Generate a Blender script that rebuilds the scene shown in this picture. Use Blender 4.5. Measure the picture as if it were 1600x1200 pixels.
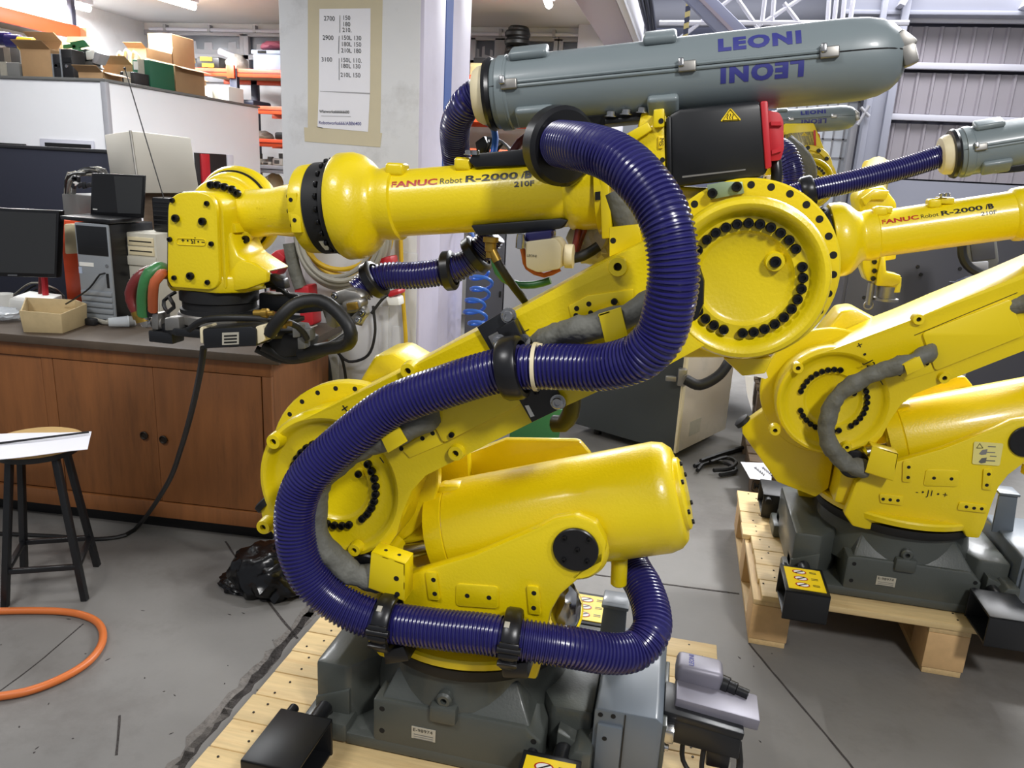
import bpy, bmesh, math, random
from math import sin, cos, tan, pi, radians, sqrt, atan2
from mathutils import Vector, Matrix

for o in list(bpy.data.objects):
    bpy.data.objects.remove(o)
SC = bpy.context.scene
COL = SC.collection
RND = random.Random(7)

# ------------------------------------------------------------------ camera
FPX, CAMH = 1200.0, 1.57
YAW, PITCH, ROLL = radians(12), radians(15.3), radians(3.0)
FW = Vector((-sin(YAW)*cos(PITCH), cos(YAW)*cos(PITCH), -sin(PITCH)))
_r0 = Vector((cos(YAW), sin(YAW), 0)); _u0 = _r0.cross(FW)
RT = _r0*cos(ROLL) + _u0*sin(ROLL)
UP = -_r0*sin(ROLL) + _u0*cos(ROLL)
CAM = Vector((0, 0, CAMH))
cd = bpy.data.cameras.new('camera'); cd.sensor_fit = 'HORIZONTAL'; cd.sensor_width = 36.0
cd.lens = 36.0*FPX/1600.0; cd.clip_start = 0.05; cd.clip_end = 100
cam = bpy.data.objects.new('camera', cd); COL.objects.link(cam)
cam.matrix_world = Matrix(((RT.x, UP.x, -FW.x, CAM.x), (RT.y, UP.y, -FW.y, CAM.y), (RT.z, UP.z, -FW.z, CAM.z), (0, 0, 0, 1)))
SC.camera = cam

def ray(x, y): return FW*FPX + RT*(x-800) + UP*(600-y)
def W(x, y, Y):                       # point of the plane Y = const seen at a pixel of the photo
    d = ray(x, y); return CAM + d*(Y/d.y)
def G(x, y, z):                       # point of the plane z = const
    d = ray(x, y); return CAM + d*((z-CAMH)/d.z)
def WX(x, y, X):
    d = ray(x, y); return CAM + d*(X/d.x)

# ------------------------------------------------------------------ world, light, exposure
wd = bpy.data.worlds.new('world'); SC.world = wd; wd.use_nodes = True
bg = wd.node_tree.nodes['Background']
bg.inputs[0].default_value = (0.86, 0.90, 1.0, 1); bg.inputs[1].default_value = 0.30

def area(name, loc, target, sx, sy, power, col=(1, 1, 1), spread=180):
    l = bpy.data.lights.new(name, 'AREA'); l.shape = 'RECTANGLE'; l.size = sx; l.size_y = sy
    l.energy = power; l.color = col; l.spread = radians(spread)
    o = bpy.data.objects.new(name, l); COL.objects.link(o); o.location = loc
    o.rotation_euler = (Vector(target)-Vector(loc)).to_track_quat('-Z', 'Y').to_euler()
    return o
area('overhead_lamp', (1.9, -1.1, 4.0), (-0.2, 1.8, 0.8), 0.5, 0.5, 135, (1, .985, .97))
area('overhead_lamp', (-2.2, -0.6, 4.4), (-1.0, 2.4, 0.6), 1.4, 0.5, 75, (1, .99, .98))
area('overhead_lamp', (2.1, 4.3, 3.9), (1.5, 3.05, 1.1), 0.7, 0.7, 60, (.97, .98, 1), 90)  # unseen lamp added behind to brighten the right robot's top faces
area('added_sheen_light', (2.5, 10.7, 5.4), (2.0, 0, 1.6), 9.0, 2.0, 950, (.97, .98, 1))  # unseen bright band, added to whiten the right robot's tops by reflection
area('bench_fill_lamp', (-3.1, 3.6, 2.9), (-3.1, 3.6, 0), .1, 1.4, 48, (.97, .985, 1))  # unseen lamp added above the bench to brighten the left bay
area('bench_fill_lamp', (-4.6, 3.7, 2.9), (-4.6, 3.7, 0), .1, 1.4, 20, (.97, .985, 1))  # second added lamp, out of view, lifting the office front
area('rooflight', (2.5, 9.0, 5.6), (1.5, 10.5, 0.5), 3.0, 1.5, 250, (.97, .96, 1))
SC.view_settings.view_transform = 'Standard'; SC.view_settings.look = 'None'
SC.view_settings.exposure = 0.0; SC.view_settings.gamma = 1.0
SC.view_settings.use_curve_mapping = False

# ------------------------------------------------------------------ materials
MAT = {}
def lin(c):
    return tuple(((v/12.92) if v <= .04045 else ((v+.055)/1.055)**2.4) for v in c)
def mat(name, col, rough=.5, metal=0., var=0., vscale=6., bump=0., bscale=120., coat=0., dirt=None, dscale=3., damt=.5, stretch=None, alpha=None, emit=0., trans=0., rndv=0., spec=.5):
    m = bpy.data.materials.new(name); m.use_nodes = True; MAT[name] = m
    nt = m.node_tree; b = nt.nodes['Principled BSDF']; L = nt.links.new
    c = (*lin(col), 1)
    b.inputs['Base Color'].default_value = c
    b.inputs['Roughness'].default_value = rough; b.inputs['Metallic'].default_value = metal
    b.inputs['Coat Weight'].default_value = coat; b.inputs['Coat Roughness'].default_value = .12
    b.inputs['Specular IOR Level'].default_value = spec
    if trans: b.inputs['Transmission Weight'].default_value = trans
    if alpha is not None: b.inputs['Alpha'].default_value = alpha
    if emit:
        b.inputs['Emission Color'].default_value = c; b.inputs['Emission Strength'].default_value = emit
    tc = nt.nodes.new('ShaderNodeTexCoord')
    src = tc.outputs['Object']
    if stretch:
        mp = nt.nodes.new('ShaderNodeMapping'); mp.inputs['Scale'].default_value = stretch
        L(src, mp.inputs['Vector']); src = mp.outputs['Vector']
        if rndv:
            oi = nt.nodes.new('ShaderNodeObjectInfo'); cx = nt.nodes.new('ShaderNodeMath'); cx.operation = 'MULTIPLY'; cx.inputs[1].default_value = 37.
            L(oi.outputs['Random'], cx.inputs[0]); cb = nt.nodes.new('ShaderNodeCombineXYZ')
            for i in range(3): L(cx.outputs[0], cb.inputs[i])
            L(cb.outputs[0], mp.inputs['Location'])
    colout = None
    if var:
        n = nt.nodes.new('ShaderNodeTexNoise'); n.inputs['Scale'].default_value = vscale; n.inputs['Detail'].default_value = 8
        n.inputs['Roughness'].default_value = .65
        L(src, n.inputs['Vector'])
        rp = nt.nodes.new('ShaderNodeMapRange'); rp.inputs[1].default_value = .25; rp.inputs[2].default_value = .75
        rp.inputs[3].default_value = 1-var; rp.inputs[4].default_value = 1+var*.6
        L(n.outputs['Fac'], rp.inputs[0])
        mx = nt.nodes.new('ShaderNodeMix'); mx.data_type = 'RGBA'; mx.blend_type = 'MULTIPLY'; mx.inputs[0].default_value = 1
        mx.inputs[6].default_value = c; L(rp.outputs[0], mx.inputs[7]); colout = mx.outputs[2]
    if rndv:
        oi2 = nt.nodes.new('ShaderNodeObjectInfo'); hs = nt.nodes.new('ShaderNodeHueSaturation')
        r2 = nt.nodes.new('ShaderNodeMapRange'); r2.inputs[3].default_value = 1-rndv; r2.inputs[4].default_value = 1+rndv*.5
        L(oi2.outputs['Random'], r2.inputs[0]); L(r2.outputs[0], hs.inputs['Value'])
        if colout: L(colout, hs.inputs['Color'])
        else: hs.inputs['Color'].default_value = c
        colout = hs.outputs[0]
    if dirt:
        n2 = nt.nodes.new('ShaderNodeTexNoise'); n2.inputs['Scale'].default_value = dscale; n2.inputs['Detail'].default_value = 10; n2.inputs['Roughness'].default_value = .7
        L(tc.outputs['Object'] if not stretch else src, n2.inputs['Vector'])
        r3 = nt.nodes.new('ShaderNodeMapRange'); r3.inputs[1].default_value = .52; r3.inputs[2].default_value = .72; r3.inputs[3].default_value = 0; r3.inputs[4].default_value = damt
        L(n2.outputs['Fac'], r3.inputs[0])
        m2 = nt.nodes.new('ShaderNodeMix'); m2.data_type = 'RGBA'; L(r3.outputs[0], m2.inputs[0])
        if colout: L(colout, m2.inputs[6])
        else: m2.inputs[6].default_value = c
        m2.inputs[7].default_value = (*lin(dirt), 1); colout = m2.outputs[2]
    if colout: L(colout, b.inputs['Base Color'])
    if bump:
        n3 = nt.nodes.new('ShaderNodeTexNoise'); n3.inputs['Scale'].default_value = bscale; n3.inputs['Detail'].default_value = 3
        L(src, n3.inputs['Vector'])
        bp = nt.nodes.new('ShaderNodeBump'); bp.inputs['Strength'].default_value = bump; bp.inputs['Distance'].default_value = .004 if bump < .8 else .012
        L(n3.outputs['Fac'], bp.inputs['Height']); L(bp.outputs[0], b.inputs['Normal'])
    return m
mat('yellow', (.885, .785, .03), .34, var=.03, vscale=3, bump=.16, bscale=150, coat=.35)
mat('yellow_smooth', (.885, .785, .03), .36, coat=.3)
mat('grey_cast', (.275, .29, .275), .42, var=.06, bump=.12, bscale=160, coat=.2)
mat('grey_sheet', (.37, .40, .43), .40, coat=.15)
mat('conduit_grey', (.45, .49, .50), .38, var=.05, vscale=4, bump=.03, bscale=60, coat=.15)
mat('black_paint', (.085, .09, .10), .38)
mat('black_matte', (.06, .06, .065), .6)
mat('black_plastic', (.075, .075, .085), .32, bump=.05, bscale=60)
mat('bolt_black', (.075, .075, .08), .3, metal=.3)
mat('hole', (.02, .02, .02), .8)
mat('navy_hose', (.14, .13, .37), .27, coat=.35)
mat('steel', (.72, .72, .72), .25, metal=1)
mat('steel_dull', (.60, .59, .57), .45, metal=.9, var=.1, vscale=30)
mat('alu', (.50, .49, .53), .45, metal=.3)
mat('brass', (.62, .50, .22), .35, metal=.8)
mat('red', (.72, .13, .17), .45)
mat('cream', (.87, .82, .68), .45, var=.06, vscale=12)
mat('sleeve', (.40, .40, .37), .62, var=.14, vscale=18, bump=.9, bscale=22)
mat('sleeve_dark', (.22, .22, .22), .6, bump=.8, bscale=24)
mat('text_red', (.68, .14, .08), .4)
mat('text_black', (.07, .07, .06), .4)
mat('text_blue', (.19, .20, .48), .5)
mat('label_yellow', (.95, .82, .12), .4)
mat('label_pale', (.86, .82, .50), .45)
mat('label_silver', (.68, .66, .60), .45, var=.1, vscale=60)
mat('white_print', (.90, .90, .88), .5)
mat('plate_green', (.55, .62, .50), .4, metal=.4)
mat('pine', (.87, .76, .55), .55, var=.20, vscale=5, stretch=(1.2, 14, 14), rndv=.14, bump=.1, bscale=8, dirt=(.72, .55, .34), dscale=2.2, damt=.5)
mat('pine_end', (.83, .68, .48), .6, var=.15, vscale=14, rndv=.12)
mat('pine_y', (.84, .72, .52), .55, var=.20, vscale=5, stretch=(14, 1.2, 14), rndv=.14, bump=.1, bscale=8)
mat('old_wood', (.42, .35, .28), .7, var=.3, vscale=6, stretch=(1.5, 12, 12), rndv=.2)
mat('nail', (.18, .15, .12), .5, metal=.5)
mat('bench_wood', (.535, .335, .175), .5, var=.26, vscale=2.2, stretch=(9, 9, 1.1), dirt=(.25, .17, .10), dscale=.9, damt=.6, bump=.08, bscale=6)
mat('bench_top', (.31, .26, .21), .55, var=.25, vscale=8, dirt=(.2, .17, .14), dscale=6)
mat('concrete', (.465, .455, .44), .58, var=.16, vscale=1.6, dirt=(.30, .275, .255), dscale=1.3, damt=.6, bump=.25, bscale=30)
mat('joint_dark', (.22, .20, .19), .8, var=.4, vscale=40, bump=1, bscale=80)
mat('joint_worn', (.44, .42, .40), .8, var=.4, vscale=30, bump=1, bscale=60)
mat('wall_white', (.84, .845, .855), .7, var=.05, vscale=2.2, dirt=(.66, .66, .66), dscale=2.4, damt=.35, bump=.25, bscale=14)
mat('pillar_white', (.83, .835, .85), .65, var=.05, vscale=3, dirt=(.52, .51, .50), dscale=3.0, damt=.45, bump=.5, bscale=9)
mat('pillar_side', (.80, .78, .86), .6, var=.07, vscale=6, dirt=(.55, .5, .55), dscale=3, damt=.25, bump=.2, bscale=14)
mat('blue_stripe', (.16, .33, .66), .5)
mat('tape', (.83, .79, .68), .5, var=.05, vscale=8, alpha=.85)
mat('paper', (.90, .90, .93), .6, var=.03, vscale=8)
mat('ceiling_white', (.80, .80, .80), .8, var=.05, vscale=1.5)
mat('tube_light', (1, .98, .95), .5, emit=14)
mat('orange_beam', (.88, .33, .17), .45)
mat('navy_steel', (.16, .18, .27), .5)
mat('office_panel', (.90, .90, .91), .5, var=.03, vscale=2)
mat('navy_cloth', (.10, .11, .17), .85, var=.12, vscale=60)
mat('beige_metal', (.72, .70, .655), .5)
mat('beige_pc', (.76, .745, .69), .55)
mat('silver_pc', (.58, .60, .62), .4, metal=.2)
mat('cardboard', (.68, .545, .39), .75, var=.10, vscale=10, rndv=.22)
mat('green_box', (.07, .36, .25), .6)
mat('pcb_green', (.16, .45, .27), .5)
mat('junk_grey', (.45, .45, .44), .6, rndv=.4)
mat('junk_dark', (.13, .13, .14), .5, rndv=.4)
mat('bag_clear', (.72, .70, .67), .25, var=.3, vscale=12, bump=1, bscale=14)
mat('bag_black', (.035, .035, .04), .22, bump=1, bscale=9)
mat('screen', (.10, .10, .105), .18)
mat('screen_matte', (.20, .205, .21), .45)
mat('orange_hose', (.80, .43, .20), .4)
mat('cable_black', (.07, .07, .07), .5)
mat('cable_grey', (.60, .585, .54), .5)
mat('cable_yellow', (.83, .68, .15), .45)
mat('cable_blue', (.20, .42, .78), .35)
mat('cable_orange', (.70, .35, .2), .5)
mat('pipe_red', (.42, .14, .13), .35, bump=.6, bscale=40)
mat('pipe_green', (.22, .46, .26), .35, bump=.4, bscale=40)
mat('stool_wood', (.80, .66, .42), .45, var=.12, vscale=5, stretch=(2, 14, 14))
mat('clear_plastic', (.82, .84, .86), .15, alpha=.55)
mat('tray_fabric', (.74, .66, .50), .8, var=.15, vscale=14)
mat('panel_dark', (.29, .29, .32), .5)
mat('cabinet_dark', (.235, .25, .25), .5)
mat('cabinet_beige', (.80, .76, .70), .5, dirt=(.6, .6, .54), dscale=4, damt=.4)
mat('corrugated', (.63, .61, .635), .5, metal=.1)
mat('hall_wall', (.60, .61, .66), .7)
mat('hall_blue', (.56, .58, .68), .6)
mat('lilac_steel', (.62, .58, .63), .5)
mat('white_steel', (.80, .80, .84), .45)
mat('window_grey', (.30, .32, .36), .3)
mat('frame_grey', (.62, .62, .64), .5)
mat('glazing', (.88, .90, .93), .4)
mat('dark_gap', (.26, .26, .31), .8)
mat('hazard_yellow', (.72, .66, .42), .5)
mat('crate_blue', (.66, .71, .80), .45)
mat('maroon', (.45, .18, .25), .7)
mat('floor_stain', (.42, .41, .40), .7)

# ------------------------------------------------------------------ mesh builder (all coordinates in world space)
def frame_from(z, x=None):
    z = Vector(z).normalized()
    if x is None: x = Vector((1, 0, 0)) if abs(z.x) < .9 else Vector((0, 1, 0))
    x = Vector(x); x = (x - z*x.dot(z)).normalized(); y = z.cross(x)
    return Matrix(((x.x, y.x, z.x), (x.y, y.y, z.y), (x.z, y.z, z.z)))

def smooth_path(pts, step=.02, closed=False):
    P = [Vector(p) for p in pts]; n = len(P); out = []
    rng = range(n if closed else n-1)
    for i in rng:
        p0 = P[(i-1) % n] if (closed or i > 0) else P[0]*2-P[1]
        p1 = P[i]; p2 = P[(i+1) % n]
        p3 = P[(i+2) % n] if (closed or i+2 < n) else P[-1]*2-P[-2]
        k = max(1, int((p2-p1).length/step))
        for j in range(k):
            t = j/k
            out.append(.5*((2*p1)+(p2-p0)*t+(2*p0-5*p1+4*p2-p3)*t*t+(3*p1-p0-3*p2+p3)*t**3))
    if not closed: out.append(P[-1].copy())
    return out
def resample(path, step):
    out = [path[0].copy()]; acc = 0.; L = 0
    for a, b in zip(path, path[1:]):
        d = (b-a).length
        while acc+d >= step:
            t = (step-acc)/d; a = a.lerp(b, t); d = (b-a).length; out.append(a.copy()); acc = 0
        acc += d
    return out

class MB:
    def __init__(s): s.v = []; s.f = []
    def add(s, vs, fs):
        k = len(s.v); s.v += [Vector(v) for v in vs]; s.f += [[i+k for i in f] for f in fs]; return s
    def from_bm(s, bm):
        bm.verts.index_update()
        s.add([v.co.copy() for v in bm.verts], [[v.index for v in f.verts] for f in bm.faces]); bm.free(); return s
    def _bev(s, bm, bev, seg, ang=25):
        if bev > 0:
            bm.normal_update()
            ed = [e for e in bm.edges if len(e.link_faces) == 2 and e.calc_face_angle(0) > radians(ang)]
            bmesh.ops.bevel(bm, geom=ed, offset=bev, segments=seg, profile=.5, affect='EDGES', clamp_overlap=True)
        return s.from_bm(bm)
    def box(s, c, size, R=None, bev=0., seg=2):
        bm = bmesh.new(); bmesh.ops.create_cube(bm, size=1)
        M = (R.to_4x4() if R is not None else Matrix())
        M = Matrix.Translation(Vector(c)) @ M @ Matrix.Diagonal((*size, 1))
        bm.transform(M); return s._bev(bm, bev, seg)
    def bb(s, lo, hi, bev=0., seg=2):
        lo = Vector(lo); hi = Vector(hi); return s.box((lo+hi)/2, hi-lo, None, bev, seg)
    def prism(s, pts, vec, bev=0., seg=2, ang=25):
        P = [Vector(p) for p in pts]; vec = Vector(vec); n = len(P)
        bm = bmesh.new(); a = [bm.verts.new(p) for p in P]; b = [bm.verts.new(p+vec) for p in P]
        bm.faces.new(a); bm.faces.new(b[::-1])
        for i in range(n):
            j = (i+1) % n; bm.faces.new((a[j], a[i], b[i], b[j]))
        bmesh.ops.recalc_face_normals(bm, faces=bm.faces[:])
        return s._bev(bm, bev, seg, ang)
    def lathe(s, o, axis, prof, n=40, x=None, arc=None, capa=True, capb=True, ry=1.):
        o = Vector(o); R = frame_from(axis, x); vs = []; fs = []; m = len(prof)
        for t, r in prof:
            for i in range(n):
                a = 2*pi*i/n; vs.append(o + R @ Vector((r*cos(a), r*sin(a)*ry, t)))
        for k in range(m-1):
            for i in range(n):
                j = (i+1) % n; fs.append((k*n+i, k*n+j, (k+1)*n+j, (k+1)*n+i))
        if capa: fs.append(list(range(n))[::-1])
        if capb: fs.append([(m-1)*n+i for i in range(n)])
        return s.add(vs, fs)
    def cyl(s, p0, p1, r, r2=None, n=20, ch=0.):
        p0 = Vector(p0); p1 = Vector(p1); L = (p1-p0).length; r2 = r if r2 is None else r2
        pr = [(0, r), (L, r2)] if not ch else [(0, r-ch), (ch, r), (L-ch, r2), (L, r2-ch)]
        return s.lathe(p0, p1-p0, pr, n)
    def tube(s, path, r, n=10, caps=True, closed=False, rf=None, flat=1.):
        P = path; m = len(P); vs = []; fs = []
        T = [(P[(i+1) % m]-P[i-1]) if closed else (P[min(i+1, m-1)]-P[max(i-1, 0)]) for i in range(m)]
        T = [t.normalized() if t.length > 1e-9 else Vector((0, 0, 1)) for t in T]
        nx = T[0].orthogonal().normalized()
        for i in range(m):
            nx = nx - T[i]*nx.dot(T[i]); nx.normalize(); ny = T[i].cross(nx)
            rr = rf(i) if rf else r
            for k in range(n):
                a = 2*pi*k/n; vs.append(P[i]+nx*(rr*cos(a))+ny*(rr*sin(a)*flat))
        for i in range(m if closed else m-1):
            j = (i+1) % m
            for k in range(n):
                l = (k+1) % n; fs.append((i*n+k, i*n+l, j*n+l, j*n+k))
        if caps and not closed:
            fs.append(list(range(n))[::-1]); fs.append([(m-1)*n+k for k in range(n)])
        return s.add(vs, fs)
    def cable(s, pts, r, n=8, step=.02, flat=1.): return s.tube(smooth_path(pts, step), r, n, flat=flat)
    def hose(s, pts, R, pitch=.0095, depth=.0045, n=30):
        P = resample(smooth_path(pts, .01), pitch/4)
        pat = [R, R, R-depth, R-depth]
        return s.tube(P, R, n, rf=lambda i: pat[i % 4])
    def ball(s, c, r, sc=(1, 1, 1), sub=2, R=None, noise=0., seed=1):
        bm = bmesh.new(); bmesh.ops.create_icosphere(bm, subdivisions=sub, radius=1)
        rd = random.Random(seed)
        for v in bm.verts:
            k = 1+noise*(rd.random()-.5)*2
            p = Vector((v.co.x*sc[0], v.co.y*sc[1], v.co.z*sc[2]))*r*k
            v.co = (R @ p if R is not None else p)+Vector(c)
        return s.from_bm(bm)
    def ring(s, c, axis, R, r, n=32, m=10, flat=1.):
        F = frame_from(axis); c = Vector(c)
        P = [c+F @ Vector((R*cos(2*pi*i/n), R*sin(2*pi*i/n), 0)) for i in range(n)]
        return s.tube(P, r, m, closed=True)
    def sheet(s, grid, th):
        nu = len(grid); nv = len(grid[0]); vs = []; fs = []
        for row in grid: vs += [Vector(p) for p in row]
        k = nu*nv
        for i in range(nu-1):
            for j in range(nv-1):
                fs.append((i*nv+j, (i+1)*nv+j, (i+1)*nv+j+1, i*nv+j+1))
        vs += [Vector(p)+Vector(th) for row in grid for p in row]
        fs += [[x+k for x in f[::-1]] for f in fs]
        bd = [(i, 0) for i in range(nu)]+[(nu-1, j) for j in range(1, nv)]+[(i, nv-1) for i in range(nu-2, -1, -1)]+[(0, j) for j in range(nv-2, 0, -1)]
        id_ = [i*nv+j for i, j in bd]
        for a, b in zip(id_, id_[1:]+id_[:1]): fs.append((a, a+k, b+k, b))
        return s.add(vs, fs)
    def bbox(s):
        return [min(v[i] for v in s.v) for i in range(3)], [max(v[i] for v in s.v) for i in range(3)]

WF = {}
def to_mesh(name, mb, F, material, smooth=True, ang=38):
    inv = F.inverted(); me = bpy.data.meshes.new(name)
    me.from_pydata([inv @ v for v in mb.v], [], mb.f); me.validate(); me.update()
    bm = bmesh.new(); bm.from_mesh(me); bmesh.ops.recalc_face_normals(bm, faces=bm.faces[:]); bm.to_mesh(me); bm.free()
    if smooth:
        me.polygons.foreach_set('use_smooth', [True]*len(me.polygons)); me.set_sharp_from_angle(angle=radians(ang))
    me.materials.append(MAT[material]); return me
def tag(o, label=None, cat=None, group=None, kind=None):
    if label: o['label'] = label
    if cat: o['category'] = cat
    if group: o['group'] = group
    if kind: o['kind'] = kind
    return o
def link(name, data, F, parent=None):
    o = bpy.data.objects.new(name, data); COL.objects.link(o)
    if parent: o.parent = parent; o.matrix_local = WF[parent].inverted() @ F
    else: o.matrix_world = F
    WF[o] = F; return o
def obj(name, mb, material, parent=None, F=None, label=None, cat=None, group=None, kind=None, ang=38):
    if F is None:
        if parent: F = WF[parent]
        else:
            lo, hi = mb.bbox(); F = Matrix.Translation(((lo[0]+hi[0])/2, (lo[1]+hi[1])/2, lo[2]))
    return tag(link(name, to_mesh(name, mb, F, material, ang=ang), F, parent), label, cat, group, kind)
def thing(name, label, cat, loc, group=None, rz=0.):
    return tag(link(name, None, Matrix.Translation(Vector(loc)) @ Matrix.Rotation(rz, 4, 'Z')), label, cat, group)
def inst(name, me, F, parent): return link(name, me, F, parent)
def copy_tree(o, parent=None, fm=None):
    c = o.copy(); COL.objects.link(c); c.parent = parent
    if fm: fm(o, c)
    for ch in list(o.children): copy_tree(ch, c, fm)
    return c
def struct(name, mb, material, label=None): return obj(name, mb, material, None, kind='structure', label=label)

SHARED = {}
def shared(key, fn, material):
    if key not in SHARED:
        mb = MB(); fn(mb); SHARED[key] = to_mesh(key, mb, Matrix(), material)
    return SHARED[key]
def Fz(p, z, x=None):      # frame at p whose local z points along z
    return Matrix.Translation(Vector(p)) @ frame_from(z, x).to_4x4()
# socket head bolt, 1 unit radius, axis +z, recess dark
def bolt_mesh():
    def fn(mb): mb.lathe((0, 0, 0), (0, 0, 1), [(0, 1), (.9, 1), (1.1, .86), (1.1, .52), (.55, .5), (.55, .0001)], 14, capb=False)
    return shared('bolt', fn, 'bolt_black')
def hexbolt_mesh():
    def fn(mb):
        mb.lathe((0, 0, 0), (0, 0, 1), [(0, 1.35), (.2, 1.35)], 18)
        mb.lathe((0, 0, .2), (0, 0, 1), [(0, 1), (.8, 1), (.95, .85), (.95, .5), (.5, .45)], 18)
    return shared('hex_bolt', fn, 'steel')
def hole_mesh():
    def fn(mb): mb.lathe((0, 0, 0), (0, 0, 1), [(-.2, .9), (.06, .9), (.06, .0001)], 14, capb=False)
    return shared('hole', fn, 'hole')
def boss_mesh():
    def fn(mb): mb.lathe((0, 0, 0), (0, 0, 1), [(-.8, 1.12), (.5, 1.0), (.72, .92), (.72, .42), (.1, .42)], 22, capb=False)
    return shared('boss', fn, 'yellow')
def S(F, k): return F @ Matrix.Diagonal((k, k, k, 1))
def bolt(parent, p, nrm, r, name='bolt', me=None):
    return inst(name, me or bolt_mesh(), S(Fz(p, nrm), r), parent)
NY = Vector((0, -1, 0))

# text as flat lettering, mapped with fn(u, v) -> world point; u along the line, v up
def text_mb(s, size, align='LEFT', shear=0., bold=0., sx=1., cuts=0, space=1.):
    cu = bpy.data.curves.new('lettering', 'FONT'); cu.body = s; cu.size = size; cu.align_x = align; cu.shear = shear; cu.offset = bold
    cu.resolution_u = 3; cu.space_line = .95; cu.space_character = space
    ob = bpy.data.objects.new('lettering', cu); COL.objects.link(ob)
    dg = bpy.context.evaluated_depsgraph_get(); me = bpy.data.meshes.new_from_object(ob.evaluated_get(dg))
    bpy.data.objects.remove(ob); bpy.data.curves.remove(cu)
    bm = bmesh.new(); bm.from_mesh(me); bpy.data.meshes.remove(me)
    if cuts:
        ys = [v.co.y for v in bm.verts]; lo, hi = min(ys), max(ys)
        for i in range(1, cuts):
            bmesh.ops.bisect_plane(bm, geom=bm.verts[:]+bm.edges[:]+bm.faces[:], plane_co=(0, lo+(hi-lo)*i/cuts, 0), plane_no=(0, 1, 0))
    mb = MB().from_bm(bm)
    for v in mb.v: v.x *= sx
    return mb
def text(name, s, size, fn, material, parent, label=None, **kw):
    mb = text_mb(s, size, **kw)
    if not mb.v: return
    mb.v = [fn(v.x, v.y) for v in mb.v]
    return obj(name, mb, material, parent, label=label)
def plane_fn(o, ux, uy): 
    o = Vector(o); ux = Vector(ux).normalized(); uy = Vector(uy).normalized()
    return lambda u, v: o+ux*u+uy*v
# ------------------------------------------------------------------ the setting
fl = struct('floor', MB().bb((-9, -3, -.1), (9, 16, 0)), 'concrete')
def strip(pts, w, jag=0., seed=3):
    rd = random.Random(seed); P = smooth_path([G(x, y, 0) for x, y in pts], .03)
    L = []; R = []
    for i, p in enumerate(P):
        t = (P[min(i+1, len(P)-1)]-P[max(i-1, 0)]).normalized(); n = Vector((-t.y, t.x, 0))
        L.append(p+n*(w/2+jag*rd.random())); R.append(p-n*(w/2+jag*rd.random()))
    return MB().sheet([L, R], (0, 0, .0012))
obj('floor_joint', strip([(250, 1225), (330, 1130), (400, 1052), (478, 962), (560, 860)], .014, .028, 3), 'joint_worn', fl)
obj('floor_joint', strip([(250, 1232), (332, 1137), (402, 1057), (480, 964), (560, 866)], .016, .012, 5), 'joint_dark', fl)
obj('floor_joint', strip([(352, 846), (378, 884), (419, 940), (465, 998)], .006, .002, 7), 'joint_dark', fl)
obj('floor_joint', strip([(930, 898), (1040, 913), (1155, 928)], .007, .002, 8), 'joint_dark', fl)
obj('floor_joint', strip([(1170, 1005), (1200, 1042), (1300, 1160), (1340, 1210)], .005, .002, 9), 'joint_dark', fl)
obj('floor_crack', strip([(0, 1080), (60, 1035), (130, 975)], .003, .001, 10), 'joint_dark', fl)
obj('floor_crack', strip([(187, 1118), (184, 1160), (182, 1180)], .004, .002, 11), 'joint_dark', fl)
rd = random.Random(21)
for i in range(46):   # scuffs and grit trodden into the concrete
    x = rd.uniform(0, 460) if i < 28 else rd.uniform(1040, 1250); y = rd.uniform(900, 1190) if i < 28 else rd.uniform(1020, 1190)
    p = G(x, y, 0); a = rd.uniform(0, pi); l = rd.uniform(.003, .010); w = rd.uniform(.0015, .003)
    t = Vector((cos(a), sin(a), 0)); n = Vector((-t.y, t.x, 0))
    obj('floor_scuff', MB().prism([p+t*l, p+n*w, p-t*l*.8, p-n*w], (0, 0, .001)), 'joint_dark', fl)

# brick-built white pillar with a notice and a boarded side
PX0, PX1, PY0, PY1, PH = -1.847, -1.172, 3.35, 4.06, 3.1
pil = struct('wall_pillar', MB().bb((PX0, PY0, 0), (PX1-.012, PY1, PH), .012), 'pillar_white')
s0 = WX(692, 40, PX1).y; s1 = WX(697, 40, PX1).y; s2 = WX(708, 40, PX1).y
obj('side_board', MB().bb((PX1-.02, PY0+.003, 0), (PX1, s1-.006, PH), .004), 'pillar_side', pil)
obj('side_board', MB().bb((PX1-.02, s1-.002, 0), (PX1-.001, PY1+.01, PH), .004), 'pillar_side', pil)
obj('blue_stripe', MB().bb((PX1-.01, s1-.002, 1.5), (PX1+.0015, s2-.004, PH)), 'blue_stripe', pil)
for x, y, w in [(470, 470, .05), (520, 560, .06), (600, 560, .05), (640, 480, .07), (620, 590, .05)]:
    p = W(x, y, PY0); obj('plaster_ridge', MB().box((p.x, PY0-.002, p.z), (w, .008, .5), None, .003), 'pillar_white', pil)

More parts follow.
